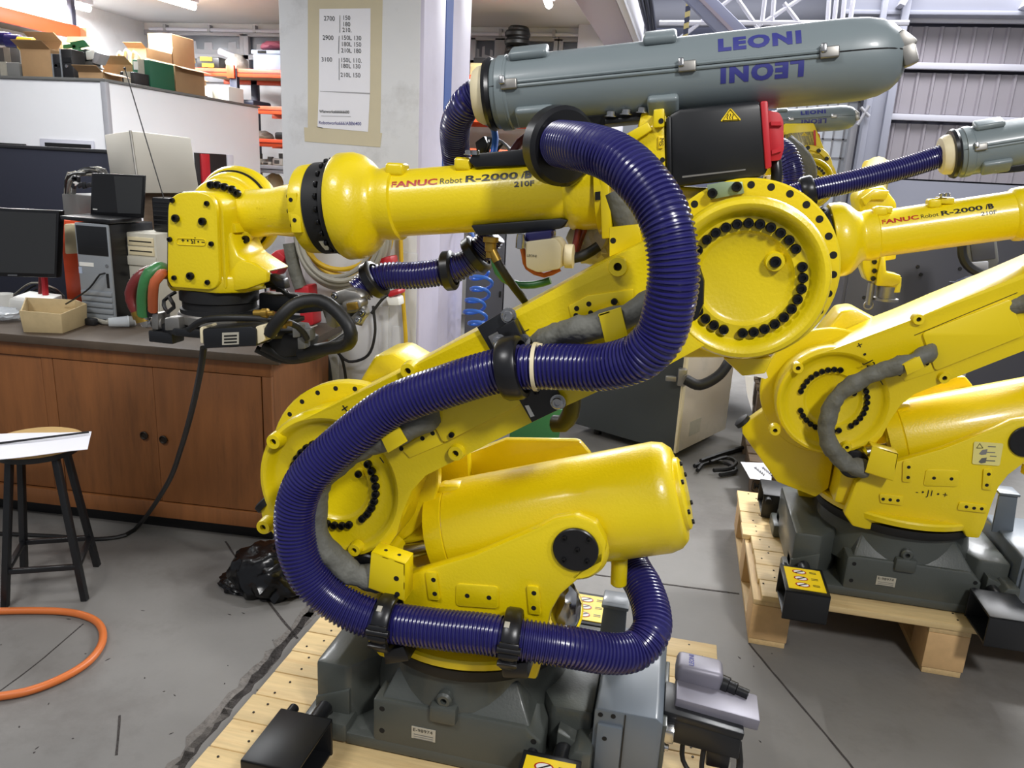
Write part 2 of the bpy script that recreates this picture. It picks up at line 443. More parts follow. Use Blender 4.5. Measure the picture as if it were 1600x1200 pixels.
# left bay: office walls, ceiling, windows
wb = struct('wall_back', MB().bb((-8, 8.3, 0), (-1.05, 8.45, 3.02)), 'wall_white')
wl = struct('wall_left', MB().bb((-6.35, 6.2, 0), (-6.2, 8.3, 3.02)), 'wall_white')
ce = struct('ceiling', MB().bb((-8.5, 1.8, 3.0), (-1.0, 8.4, 3.1)), 'ceiling_white')
struct('trim_1', MB().bb((-6.2, 8.24, 2.92), (-1.05, 8.3, 3.0), .004), 'ceiling_white')
mbp = MB(); mbp.cable([(-6.1, 8.2, 2.93), (-4, 8.2, 2.92), (-1.2, 8.2, 2.93)], .018); obj('pipe', mbp, 'white_steel', ce)
for i in range(9): obj('pipe_clip', MB().box((-5.9+i*.55, 8.21, 2.94), (.03, .06, .07)), 'frame_grey', ce)
wn = 0
for (xa, xb) in [(202, 262), (268, 380), (386, 505), (740, 778), (786, 870), (876, 908)]:
    wn += 1
    x0 = W(xa, 70, 8.26).x; x1 = W(xb, 70, 8.26).x; z0, z1, zm = 2.42, 2.90, 2.66
    fr = MB()
    for zz in (z0, zm, z1): fr.box(((x0+x1)/2, 8.27, zz), (x1-x0+.06, .07, .055), None, .006)
    for xx in (x0, x1): fr.box((xx, 8.27, (z0+z1)/2), (.06, .07, z1-z0), None, .006)
    w_ = struct('window_%d' % wn, fr, 'frame_grey')
    obj('pane', MB().bb((x0, 8.285, zm), (x1, 8.295, z1)), 'window_grey', w_)
    obj('pane', MB().bb((x0, 8.285, z0), (x1, 8.295, zm)), 'window_grey', w_)
    rr = random.Random(wn); n = 9; P = [Vector((x0, 8.283, zm))]
    for k in range(n):
        zk = zm+.05+(.09 if (k*7+wn) % 5 < 2 else .02)+rr.uniform(-.01, .02); P += [Vector((x0+(x1-x0)*(k+.04)/n, 8.283, zk)), Vector((x0+(x1-x0)*(k+.96)/n, 8.283, zk+rr.uniform(-.012, .012)))]
    P.append(Vector((x1, 8.283, zm)))
    obj('paint_patch', MB().prism(P, (0, .004, 0)), 'frame_grey', w_)
def tube_light(p0, p1, n, lab, pw=115):
    t = thing('ceiling_light', lab, 'lamp', ((p0+p1)/2)+Vector((0, 0, .0)), 'fluorescent ceiling lights')
    d = (p1-p0).normalized(); sd = Vector((d.y, -d.x, 0))
    obj('tube', MB().cyl(p0, p1, .032, n=14, ch=.015), 'tube_light', t)
    obj('housing', MB().prism([p0+sd*.05+Vector((0, 0, .03)), p0-sd*.05+Vector((0, 0, .03)), p0-sd*.05+Vector((0, 0, .075)), p0+sd*.05+Vector((0, 0, .075))], p1-p0, .005), 'white_steel', t)
    area('tube_lamp', (p0+p1)/2+Vector((0, 0, -.045)), (p0+p1)/2+Vector((0, 0, -2)), .08, (p1-p0).length, pw, (.97, .985, 1))
    return t
ZL = 2.925
def tl(x, y, L, lab, dx=-.12):
    p = G(x, y, ZL); q = p+Vector((dx*L, -L, 0)); tube_light(p, q, 0, lab)
tl(141, 14, 1.5, 'lit fluorescent tube nearest the upper left corner of the ceiling')
tl(305, 11, 1.5, 'lit fluorescent tube above the cardboard boxes, left of the pillar')
tl(858, 8, 1.3, 'lit fluorescent tube right of the pillar, beside the steel beam', .1)
mbp = MB(); mbp.tube([G(155, 41, 2.88), G(80, 22, 2.88), G(-30, -8, 2.88)], .03, 10)
obj('ceiling_duct', mbp, 'white_steel', None, label='white cable duct running below the ceiling towards the left wall', cat='duct')

# right hall
hw = struct('wall_hall', MB().bb((-1.0, 13.8, 0), (2.6, 13.95, 6)), 'hall_blue')
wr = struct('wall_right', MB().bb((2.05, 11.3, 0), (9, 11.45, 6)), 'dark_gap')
zz = [W(1500, y, 11.2).z for y in (283, 196, 180, 115, 104, 42, 30)]
rows = [(zz[0], zz[1]), (zz[2], zz[3]), (zz[4], zz[5])]
def corr(z0, z1):
    xs = []; x = 2.1; P = []
    while x < 8.8:
        P += [(x, 0), (x+.13, 0), (x+.145, -.03), (x+.17, -.03)]; x += .185
    return MB().sheet([[Vector((a, 11.22+b, z)) for a, b in P] for z in (z0, z1)], (0, .01, 0))
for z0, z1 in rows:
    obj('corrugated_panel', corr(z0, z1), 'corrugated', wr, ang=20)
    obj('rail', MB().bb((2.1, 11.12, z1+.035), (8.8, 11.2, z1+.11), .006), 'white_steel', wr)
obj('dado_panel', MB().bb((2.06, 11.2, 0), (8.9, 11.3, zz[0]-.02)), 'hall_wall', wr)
z7 = W(1500, 26, 11.0).z; z8 = W(1500, -10, 11.0).z
obj('crane_rail', MB().bb((1.6, 10.9, z7), (9, 11.1, z7+.05), .008).bb((1.6, 10.95, z7+.05), (9, 11.05, z7+.5), .01), 'hall_wall', wr)
for i in range(5): obj('rail_bracket', MB().box((2.3+i*1.35, 10.85, z7+.3), (.06, .3, .5), Matrix.Rotation(.4, 3, 'Y')), 'white_steel', wr)
xc0 = W(1383, 150, 11.0).x; xc1 = W(1352, 150, 11.0).x
struct('trim_2', MB().bb((xc1, 10.85, 0), (xc1+.07, 11.05, 5), .01).bb((xc0, 10.85, 0), (xc0+.09, 11.05, 5), .01).bb((xc1, 10.93, 0), (xc0, 10.97, 5)), 'hall_wall')
xw0, xw1 = W(1225, 200, 12.0).x, W(1352, 200, 12.0).x
gl = struct('window_7', MB().bb((xw0, 12.0, 0.4), (xw1, 12.03, 3.3)), 'glazing')
for i in range(1, 8): obj('glazing_bar', MB().bb((xw0+(xw1-xw0)*i/8-.012, 11.98, .4), (xw0+(xw1-xw0)*i/8+.012, 12.0, 3.3)), 'frame_grey', gl)
for i in range(12): obj('glazing_bar', MB().bb((xw0, 11.98, .5+.25*i), (xw1, 12.0, .52+.25*i)), 'frame_grey', gl)
xs = W(1335, 250, 11.5).x
struct('trim_3', MB().bb((xs-.12, 11.4, 0), (xs+.12, 11.6, W(1335, 185, 11.5).z), .01), 'frame_grey')
mbp = MB(); q = [W(1358, 165, 10.8), W(1340, 195, 10.8)]
mbp.tube([q[0], q[1]], .02, 8).tube([W(1345, 168, 10.8), W(1358, 182, 10.8)], .02, 8)
obj('wall_bracket', mbp, 'frame_grey', None, label='thin crossed steel bracket on the hall column beside the far conduit', cat='bracket')
# horizontal crane girder and white post beyond the pillar
xg0, xg1 = W(945, 74, 8).x, W(1004, 68, 8).x; zg = W(945, 74, 8).z
g = thing('crane_girder', 'pale lilac steel girder running overhead into the hall', 'girder', ((xg0+xg1)/2, 5, zg))
obj('web', MB().bb((xg0, 2.2, zg), (xg1-.06, 8, zg+.5), .01), 'lilac_steel', g)
obj('flange_edge', MB().bb((xg1-.055, 2.2, zg-.01), (xg1, 8, zg+.03), .004).bb((xg1-.02, 2.2, zg+.03), (xg1, 8, zg+.5)), 'white_steel', g)
mbp = MB()
for k in range(3): mbp.cable([(xg1+.05+.03*k, 2.6, zg+.35), (xg1+.08+.03*k, 5, zg+.12+.05*k), (xg1+.06+.03*k, 7.9, zg+.1)], .02)
obj('festoon_cable', mbp, 'navy_steel', g)
xp0, xp1 = W(904, 60, 8.1).x, W(950, 70, 8.1).x
struct('wall_post', MB().bb((xp0, 8.05, 0), (xp1+.2, 8.25, 3.4), .01), 'white_steel')
tr = thing('roof_truss', 'thin white lattice truss under the hall roof', 'truss', W(1150, 40, 10))
def bar(a, b, r=.025): return MB().tube([W(*a, 10), W(*b, 10)], r, 6)
obj('chord', bar((1030, 36), (1420, 36), .03), 'white_steel', tr)
for a, b in [((1060, 62), (1150, -8)), ((1150, -5), (1185, 45)), ((1180, 44), (1260, -8)), ((1190, 40), (1196, -8)), ((1206, 40), (1210, -8)), ((1225, 5), (1250, 38)), ((1293, 36), (1296, -8)), ((1303, 36), (1308, -8)), ((1316, 36), (1320, -8)), ((1328, 36), (1334, -8))]:
    obj('lattice_bar', bar(a, b), 'white_steel', tr)
br = thing('sloping_brace', 'wide lilac steel brace sloping across the hall behind the conduit', 'brace', W(1110, 30, 9))
obj('brace_plate', MB().prism([W(1062, -10, 9), W(1112, -10, 9), W(1180, 58, 9), W(1128, 58, 9)], (0, .15, 0), .01), 'hall_blue', br)
obj('brace_rib', MB().prism([W(1083, -10, 8.95), W(1090, -10, 8.95), W(1158, 58, 8.95), W(1150, 58, 8.95)], (0, .05, 0)), 'lilac_steel', br)
hp = thing('hazard_post', 'black and yellow striped post hanging in the hall', 'post', W(1074, 62, 9.3))
for i in range(8):
    y0 = -8+i*9; xx = 1077-i*.9
    obj('stripe', MB().prism([W(xx-4, y0, 9.3), W(xx+4, y0-3, 9.3), W(xx+3.5, y0+6, 9.3), W(xx-4.5, y0+9, 9.3)], (0, .06, 0)), 'hazard_yellow' if i % 2 else 'navy_steel', hp)
obj('hall_duct', MB().cyl(W(1000, 22, 13), W(1420, 16, 13), .2, n=16), 'hall_wall', None, label='wide pale ventilation duct along the far hall wall', cat='duct')
# ------------------------------------------------------------------ the robot (built once where it stands, posed copies follow)
YF, YC, ZB = 1.56, 1.80, .145
J2 = W(515, 762, YF); J3 = W(1165, 438, YF)
ROOT = Vector((J2.x+.312, YC, ZB))
LA = atan2(J3.z-J2.z, J3.x-J2.x)
F0 = Matrix.Translation(ROOT)
F2 = Matrix.Translation(J2) @ Matrix.Rotation(-LA, 4, 'Y')
F3 = Matrix.Translation(J3)
def L0(x, y, z): return ROOT+Vector((x, y, z))
def circ(c, r, a0, a1, n=20): return [Vector((c.x+r*cos(radians(a0+(a1-a0)*i/n)), c.y, c.z+r*sin(radians(a0+(a1-a0)*i/n)))) for i in range(n+1)]
def poly(px, Y): return [W(x, y, Y) for x, y in px]
def cpx(cx, cy, r, Y, n=24): return [W(cx+r*cos(2*pi*i/n), cy+r*sin(2*pi*i/n), Y) for i in range(n)]
DY = lambda d: Vector((0, d, 0))
def roundrect(px, r, k=4):        # rounded polygon in pixel space
    out = []; n = len(px)
    for i in range(n):
        p0 = Vector(px[i-1]); p1 = Vector(px[i]); p2 = Vector(px[(i+1) % n])
        rr = r[i] if isinstance(r, (list, tuple)) else r
        a = p1+(p0-p1).normalized()*rr; b = p1+(p2-p1).normalized()*rr
        for j in range(k+1):
            t = j/k; q = a*(1-t)**2+p1*2*t*(1-t)+b*t*t; out.append((q.x, q.y))
    return out

ROOT2 = Vector((.853, 2.89, .20))
def R2M(x, y, d=0.): return W(x, y, ROOT2.y-.24+d)-ROOT2+ROOT
ROB = thing('industrial_robot', 'yellow six-axis robot with looping navy hose, nearest, on the pine pallet', 'robot', ROOT)
# ---- base
mb = MB()
oct_ = [(-.34, -.20), (-.26, -.27), (.26, -.27), (.36, -.20), (.36, .20), (.26, .27), (-.26, .27), (-.34, .20)]
mb.prism([L0(x, y, 0) for x, y in oct_], (0, 0, .035), .008)
mb.prism([L0(x, -.268, z) for x, z in [(-.19, .0), (.24, .0), (.24, .12), (.20, .155), (-.15, .155), (-.19, .15)]], DY(.536), .008)
for sy in (-1, 1): mb.prism([L0(x, sy*y, z) for x, y, z in [(-.17, .262, .15), (.21, .262, .15), (.16, .20, .225), (-.14, .20, .225)]], Vector((0, -sy*.1, 0)), .006)
mb.prism([L0(x, y, .02) for x, y in [(-.365, -.225), (-.275, -.225), (-.20, -.13), (-.20, .13), (-.275, .225), (-.365, .225)]], (0, 0, .175), .012)
mb.prism([L0(x, y, .02) for x, y in [(.20, -.10), (.25, -.19), (.35, -.19), (.35, .19), (.25, .19), (.20, .10)]], (0, 0, .15), .01)
mb.lathe(L0(0, 0, .10), (0, 0, 1), [(0, .266), (.05, .266), (.07, .262), (.13, .25), (.152, .25)], 48)
for sx in (-1, 1):
    for sy in (-1, 1):
        mb.prism([L0(sx*.26, sy*.27, 0), L0(sx*.385, sy*.27, 0), L0(sx*.385, sy*.13, 0), L0(sx*.26, sy*.13, 0)], (0, 0, .055), .01)
        mb.prism([L0(sx*.27, sy*.15, .05), L0(sx*.365, sy*.15, .05), L0(sx*.365, sy*.15, .09), L0(sx*.27, sy*.15, .13)], DY(-sy*.08*-1), .005)
mb.box(L0(-.005, -.262, .15), (.07, .04, .05), None, .01)
mb.prism([L0(x, -.272, z) for x, z in [(.26, .02), (.36, .02), (.36, .12), (.32, .12)]], DY(.10), .008)
BASE = obj('base', mb, 'grey_cast', ROB, F0)
obj('lifting_lug', MB().lathe(L0(-.005, -.24, .187), NY, [(0, .02), (.03, .02), (.035, .015), (.035, .008), (.01, .008)], 18, capb=False), 'grey_cast', BASE)
for x, z in [(-.165, .126), (-.165, .062), (.22, .12), (.22, .05)]: bolt(BASE, L0(x, -.268, z), NY, .008, 'bolt_hole', hole_mesh())
for sx in (-1, 1):
    for sy in (-1, 1):
        bolt(BASE, L0(sx*.33, sy*.235, .055), (0, 0, 1), .017, 'bolt_hole', hole_mesh()); bolt(BASE, L0(sx*.30, sy*.185, .055), (0, 0, 1), .011, 'bolt_hole', hole_mesh())
lp = obj('serial_plate', MB().box(L0(-.055, -.2695, .078), (.062, .002, .034)), 'label_silver', BASE)
text('lettering', 'E-98974', .0125, plane_fn(L0(-.083, -.2712, .083), (1, 0, 0), (0, 0, 1)), 'text_black', BASE, sx=1.25)
for k in range(3): obj('print_line', MB().box(L0(-.055, -.2708, .074-.006*k), (.05, .0006, .0018)), 'junk_grey', BASE)
obj('slewing_ring', MB().lathe(L0(0, 0, .245), (0, 0, 1), [(0, .268), (.01, .272), (.03, .272), (.032, .262)], 56), 'black_matte', ROB, F0)
# junction box on the back of the base
JB = obj('junction_box', MB().prism([L0(x, -.235, z) for x, z in [(.355, .0), (.515, .0), (.515, .21), (.50, .222), (.36, .222), (.355, .215)]], DY(.36), .006), 'grey_sheet', ROB, F0)
obj('side_cover', MB().box(L0(.395, -.24, .10), (.06, .012, .17), None, .004), 'grey_sheet', JB)
obj('seam', MB().box(L0(.428, -.2365, .11), (.0025, .003, .215)), 'black_matte', JB)
for x, z in [(.385, .15), (.385, .055), (.37, .205), (.40, .207)]: bolt(JB, L0(x, -.2465 if z < .2 else -.236, z), NY, .0065, 'bolt_hole', hole_mesh())
obj('rear_panel', MB().box(L0(.520, -.09, .105), (.012, .26, .18), None, .003), 'grey_cast', JB)
for y, z in [(-.21, .13), (-.21, .04), (.03, .13), (.03, .04)]: bolt(JB, L0(.526, y, z), (1, 0, 0), .008, 'screw', hexbolt_mesh())
obj('hinge', MB().box(L0(.532, -.20, .165), (.025, .04, .035), None, .004), 'steel', JB)
# stop bracket standing on the base
mb = MB(); mb.prism([L0(.335, -.02, .21), L0(.405, -.02, .21), L0(.40, .0, .36), L0(.34, .0, .36)], DY(.012), .003)
mb.box(L0(.37, .03, .355), (.07, .08, .01), None, .003)
SB = obj('stop_bracket', mb, 'grey_sheet', ROB, F0)
for x, z in [(.37, .31), (.362, .285), (.37, .23)]: bolt(SB, L0(x, -.018+.13*(z-.21), z), NY, .007, 'bolt_hole', hole_mesh())
# connector block with cut cables behind the junction box
CB = obj('connector_bracket', MB().prism([L0(.52, -.18, .19), L0(.70, -.18, .165), L0(.70, -.18, .11), L0(.52, -.18, .125)], DY(.012), .003).box(L0(.61, -.12, .185), (.19, .12, .02), Matrix.Rotation(.12, 3, 'Y'), .004), 'black_paint', ROB, F0)
obj('connector_plate', MB().box(L0(.64, -.10, .20), (.20, .10, .03), Matrix.Rotation(.10, 3, 'Y'), .004), 'alu', CB)
obj('connector_hood', MB().box(L0(.595, -.04, .235), (.115, .075, .055), Matrix.Rotation(.06, 3, 'Y'), .014, 3), 'alu', CB)
text('lettering', 'LEONI', .017, plane_fn(L0(.58, -.065, .264), (0, 1, 0), (-1, 0, .06)), 'text_blue', CB, bold=.0006)
obj('cable_gland', MB().lathe(L0(.65, -.05, .22), (1, -.3, -.1), [(0, .022), (.02, .022), (.022, .018), (.04, .018), (.042, .013), (.07, .013)], 16), 'black_plastic', CB)
obj('socket', MB().box(L0(.655, -.15, .10), (.055, .05, .06), None, .006), 'black_plastic', CB)
for pts, r, m in [([(.57, -.16, .14), (.575, -.17, .07), (.62, -.19, .03), (.66, -.2, .01)], .006, 'cable_black'), ([(.62, -.16, .13), (.62, -.18, .06), (.63, -.2, .02)], .006, 'cable_black'), ([(.68, -.15, .08), (.67, -.19, .03), (.60, -.24, .008), (.54, -.27, .008)], .009, 'cable_grey'),
                  ([(.65, -.18, .06), (.62, -.21, .015), (.57, -.22, .012)], .007, 'pipe_red'), ([(.66, -.17, .05), (.62, -.27, .012), (.60, -.40, .006), (.61, -.5, .006)], .007, 'cable_black'), ([(.67, -.17, .06), (.66, -.3, .008), (.70, -.5, .006)], .005, 'cable_black'), ([(.70, -.14, .13), (.705, -.17, .06), (.64, -.25, .012), (.53, -.30, .008)], .008, 'cable_black')]:
    mb = MB(); mb.cable([L0(p[0], p[1], max(p[2], r+.002)) for p in pts], r, 8, .015); obj('cut_cable', mb, m, CB)
# fork lift pockets
def fork_label(k, x, y0, y1, L0=L0):
    w = .14; h = .105
    a = obj('warning_label', MB().box(L0(x, (y0+y1)/2-.0, h+.0055), (w*.84, abs(y1-y0)*.80, .002)), 'label_yellow', k)
    for j in range(3):
        yy = (y0+y1)/2+(j-1)*abs(y1-y0)*.24
        obj('pictogram', MB().lathe(L0(x-.012, yy, h+.0066), (0, 0, 1), [(0, .022), (.0008, .022)], 20, ry=.62), 'white_print', k)
        obj('pictogram', MB().lathe(L0(x-.012, yy, h+.0072), (0, 0, 1), [(0, .023), (.0006, .023), (.0006, .019), (0, .019)], 20, ry=.62, capa=False, capb=False), 'text_red', k)
        obj('pictogram', MB().box(L0(x-.012, yy, h+.0078), (.034, .004, .0008), Matrix.Rotation(.6, 3, 'Z')), 'text_black', k)
        obj('print_line', MB().box(L0(x+.032, yy+.008, h+.0068), (.022, .003, .0006)).box(L0(x+.032, yy, h+.0068), (.022, .003, .0006)), 'text_black', k)
def fork(x, y0, y1, lab):
    mb = MB(); w = .14; h = .105; t = .008
    mb.box(L0(x, (y0+y1)/2, h-t/2+.004), (w, abs(y1-y0), t), None, .003); mb.box(L0(x, (y0+y1)/2, t/2+.004), (w*.95, abs(y1-y0), t), None, .003)
    for y in (y0, y1): mb.box(L0(x, y+(t/2 if y == min(y0, y1) else -t/2), h/2+.004), (w, t, h), None, .003)
    k = obj('fork_pocket', mb, 'black_paint', ROB, F0)
    sy = -1 if y0 < 0 else 1; yi = max(y0, y1) if sy < 0 else min(y0, y1)
    obj('mounting_tube', MB().cyl(L0(x+.02, yi, .085), L0(x+.02, yi-sy*.06, .085), .02, n=16), 'black_paint', k); obj('mounting_tube', MB().cyl(L0(x-.05, yi, .09), L0(x-.05, yi-sy*.03, .09), .013, n=14), 'black_paint', k)
    if lab: fork_label(k, x, y0, y1)
    return k
FK1 = fork(-.345, -.50, -.315, False); FK2 = fork(.27, -.47, -.285, True); fork(-.345, .315, .50, False); fork(.27, .285, .47, True)

# ---- turret
mb = MB()
mb.lathe(L0(0, 0, .277), (0, 0, 1), [(0, .255), (.012, .285), (.03, .288), (.036, .283), (.036, .24), (.05, .235), (.06, .18)], 56)
mb.prism([L0(x, -.195, z) for x, z in [(-.25, .31), (.20, .31), (.20, .36), (.10, .42), (-.08, .43), (-.24, .47)]], DY(.39), .015)
TUR = obj('turret', mb, 'yellow', ROB, F0)
pl = [(572, 1000), (584, 935), (604, 914), (640, 897), (740, 868), (838, 826), (866, 811), (900, 806), (932, 818), (948, 848), (944, 880), (912, 898), (876, 930), (861, 955), (853, 990), (845, 1040), (838, 1063), (812, 1059), (806, 1046), (640, 1036), (618, 1034), (592, 1026)]
NP = obj('side_plate', MB().prism(poly(pl, YF), DY(.035), .007), 'yellow', TUR)
obj('side_plate', MB().prism([p+DY(.40) for p in poly(pl, YF)], DY(.035), .007), 'yellow', TUR)
obj('far_cheek', MB().prism(poly([(650, 840), (720, 712), (790, 686), (905, 688), (925, 712), (920, 790), (860, 900), (700, 930)], 2.0), DY(.03), .012), 'yellow', TUR)
obj('mounting_pad', MB().prism(poly(roundrect([(712, 912), (779, 917), (779, 952), (712, 947)], 7), YF-.004), DY(.01), .002), 'yellow', TUR)
for x, y in [(730, 931), (764, 934)]: bolt(TUR, W(x, y, YF-.004), NY, .0065, 'bolt_hole', hole_mesh())
for qx in ([(1411, 721), (1425, 722), (1424, 754), (1410, 753)], [(1537, 733), (1552, 734), (1550, 766), (1535, 765)], [(1374, 772), (1412, 776), (1410, 790), (1376, 786)], [(1499, 785), (1543, 790), (1541, 802), (1496, 797)]):
    obj('mounting_pad', MB().prism([R2M(x, y, -.006) for x, y in roundrect(qx, 3)], DY(.012), .002), 'yellow', TUR)
for x, y in [(1420, 730), (1419, 746), (1545, 741), (1542, 758), (1380, 780), (1391, 781), (1403, 782), (1510, 792), (1522, 794), (1534, 795)]: bolt(TUR, R2M(x, y, -.006), NY, .0065, 'bolt_hole', hole_mesh())
text('lettering', '- • J1 • +', .030, plane_fn(R2M(1430, 772, -.002), (1, 0, .0), (0, 0, 1)), 'text_black', TUR, sx=.95)
# J2 bearing housing behind the link
c2 = Vector((J2.x, YF+.13, J2.z))
mb = MB(); mb.lathe(c2, (0, 1, 0), [(0, .222), (.004, .226), (.03, .226), (.032, .19), (.12, .18), (.20, .15), (.24, .15)], 56)
mb.prism([c2+Vector(p) for p in [(-.20, .01, -.09), (-.27, .01, -.16), (-.265, .01, -.19), (-.12, .01, -.36), (.02, .01, -.40), (.06, .01, -.36), (.06, .01, -.1)]], DY(.05), .006)
mb.prism([c2+Vector(p) for p in [(-.20, .06, -.05), (-.13, .06, -.36), (.06, .06, -.38), (.08, .06, -.05)]], DY(.24), .02)
HS = obj('shoulder_housing', mb, 'yellow', TUR)
for a in range(60, 290, 14): bolt(HS, c2+Vector((.210*cos(radians(a)), 0, .210*sin(radians(a)))), NY, .007, 'bolt_hole', hole_mesh())
obj('rubber_stop', MB().lathe(c2+Vector((-.262, .035, -.155)), (-.75, 0, .66), [(0, .03), (.016, .03), (.02, .022)], 18), 'black_matte', TUR)
mb = MB(); mb.prism(poly([(548, 640), (556, 604), (584, 556), (612, 552), (655, 577), (700, 600), (690, 640), (620, 680)], 1.78), DY(.16), .012)
obj('motor_cover', mb, 'yellow', TUR)
obj('shoulder_motor', MB().lathe(W(600, 640, 1.9), (0, 1, 0), [(0, .09), (.16, .09), (.17, .08)], 32), 'black_paint', TUR)
obj('reducer_cover', MB().lathe(W(573, 897, YF-.004), (0, 1, 0), [(0, .03), (0, .046), (.004, .05), (.05, .05)], 28), 'black_plastic', TUR)
# sheet bracket at the foot of the cable sleeve
q_ = [R2M(x, y, -.055) for x, y in [(1363, 697), (1404, 709), (1396, 752), (1352, 738)]]
mb = MB(); mb.prism(q_, DY(.004), .001); mb.prism([q_[0], q_[1], q_[1]+DY(.056), q_[0]+DY(.056)], (0, 0, -.004), .001); mb.prism([q_[1], q_[2], q_[2]+DY(.056), q_[1]+DY(.056)], (-.004, 0, 0), .001); mb.prism([q_[3], q_[2], q_[2]+DY(.056), q_[3]+DY(.056)], (0, 0, .004), .001)
SBK = obj('sleeve_bracket', mb, 'yellow_smooth', TUR)
for x, y in [(1390, 726), (1388, 744)]: bolt(SBK, R2M(x, y, -.0555), NY, .007, 'bolt_hole', hole_mesh())
for f_ in (.3, .7): bolt(SBK, q_[0].lerp(q_[1], f_)+Vector((0, .028, .0005)), (0, 0, 1), .005, 'bolt_hole', hole_mesh())
obj('inner_web', MB().prism(poly([(560, 800), (640, 716), (730, 700), (740, 905), (610, 940)], 1.93), DY(.04), .006), 'yellow', TUR)

# ---- balancer
A = W(690, 832, 1.75); B = W(1064, 771, 1.75); ax = (B-A); Lb = ax.length
BAL = obj('balancer', MB().lathe(A, ax, [(0, .06), (0, .118), (.004, .126), (.05, .130), (.052, .127), (.056, .131), (Lb-.045, .134), (Lb-.02, .127), (Lb-.004, .112), (Lb, .095), (Lb, .088), (Lb+.008, .086), (Lb+.012, .08)], 56), 'yellow', ROB, F0, label='yellow spring balancer cylinder')
axn = ax.normalized()
for k in range(6):
    a = k*pi/3+.3; Rf = frame_from(ax); bolt(BAL, B+axn*.011+Rf @ Vector((.07*cos(a), .07*sin(a), 0)), axn, .006)
obj('piston_rod', MB().cyl(W(604, 868, 1.66), W(705, 847, 1.70), .019, n=20), 'steel', BAL)
obj('rod_eye', MB().lathe(W(606, 867, 1.63), (0, 1, 0), [(0, .03), (.05, .03)], 22), 'yellow', BAL)
obj('lifting_boss', MB().box(A+axn*.03+Vector((0, -.02, .128)), (.06, .05, .03), Matrix.Rotation(-.16, 3, 'Y'), .01), 'yellow', BAL)
p = W(967, 882, 1.72); obj('drain_stub', MB().cyl(p+Vector((0, 0, .02)), p+Vector((.004, 0, -.055)), .020, n=18, ch=.004), 'yellow', BAL)
PV = obj('pivot_cap', MB().lathe(W(900, 857, YF+.002), NY, [(0, .0515), (.008, .0515), (.010, .049)], 36), 'black_plastic', TUR)
for dx, dy in [(-18, -16), (20, -14), (-19, 18), (17, 20), (2, 2)]: bolt(PV, W(900+dx, 857+dy, YF-.008), NY, .0055)
obj('pivot_boss', MB().lathe(W(900, 857, YF+.02), NY, [(0, .075), (.014, .07), (.02, .064), (.02, .052)], 36), 'yellow', TUR)

# ---- link arm
RJ2, RJ3, TH = .188, .160, .115
topx = [(629, 580), (700, 541), (796, 491), (892, 438), (955, 404), (1010, 376)]
botx = [(1012, 588), (936, 611), (883, 635), (831, 660), (770, 690), (697, 727), (665, 743), (643, 767), (629, 800), (620, 834), (608, 852)]
neck = poly(topx, YF)+circ(J3, .150, 140, 245, 18)+poly(botx, YF)+circ(J2, .172, -58, 124, 26)
mb = MB(); mb.prism(neck, DY(.23), .012, 3)
def dish(c, R, rb, t=TH):
    return [(0, R-.006), (t-.03, R), (t-.012, R-.001), (t-.003, R-.006), (t, R-.014), (t-.003, R-.022), (t-.014, R-.030), (t-.022, max(rb+.018, R-.040)), (t-.026, rb+.013), (t-.026, rb-.014), (t-.032, rb-.02), (t-.036, rb-.026), (t-.036, .0001)]
mb.lathe(J2+DY(TH), NY, dish(J2, RJ2, .1077), 72, capb=False)
mb.lathe(J3+DY(TH), NY, dish(J3, RJ3, .108), 72, capb=False)
LNK = obj('link_arm', mb, 'yellow', ROB, F2)
for a0 in (139, 17, -105):
    for k in range(10):
        a = radians(a0-11.35*k); bolt(LNK, J3+Vector((.108*cos(a), .026, .108*sin(a))), NY, .0100)
for a0 in (36, -69, 171):
    for k in range(9):
        a = radians(a0-10.4*k); bolt(LNK, J2+Vector((.1077*cos(a), .026, .1077*sin(a))), NY, .0095)
p = W(1213, 411, YF); inst('boss', boss_mesh(), S(Fz(p+DY(.034), NY), .019), LNK); bolt(LNK, p+DY(.026), NY, .0115)
p = W(553, 747, YF); inst('boss', boss_mesh(), S(Fz(p+DY(.036), NY), .012), LNK); bolt(LNK, p+DY(.03), NY, .009)
for x, y, r in [(431, 688, .0185), (415, 821, .0185), (556, 857, .016), (640, 578, .018), (714, 706, .018), (966, 416, .020)]:
    p = W(x, y, YF-.002); inst('boss', boss_mesh(), S(Fz(p, NY), r), LNK); bolt(LNK, p+DY(-.004), NY, r*.42, 'bolt_hole', hole_mesh())
CP = obj('cover_plate', MB().prism(poly(roundrect([(692, 693), (853, 612), (812, 530), (651, 610)], 8), YF-.010), DY(.02), .003), 'yellow_smooth', LNK)
for x, y in [(706, 679), (838, 612), (665, 613), (806, 544)]: bolt(CP, W(x, y, YF-.0105), NY, .0065, 'screw')
obj('groove', MB().prism(poly([(640, 614), (826, 514), (826.6, 515.2), (640.6, 615.2)], YF-.0012), DY(.003)), 'hole', LNK)
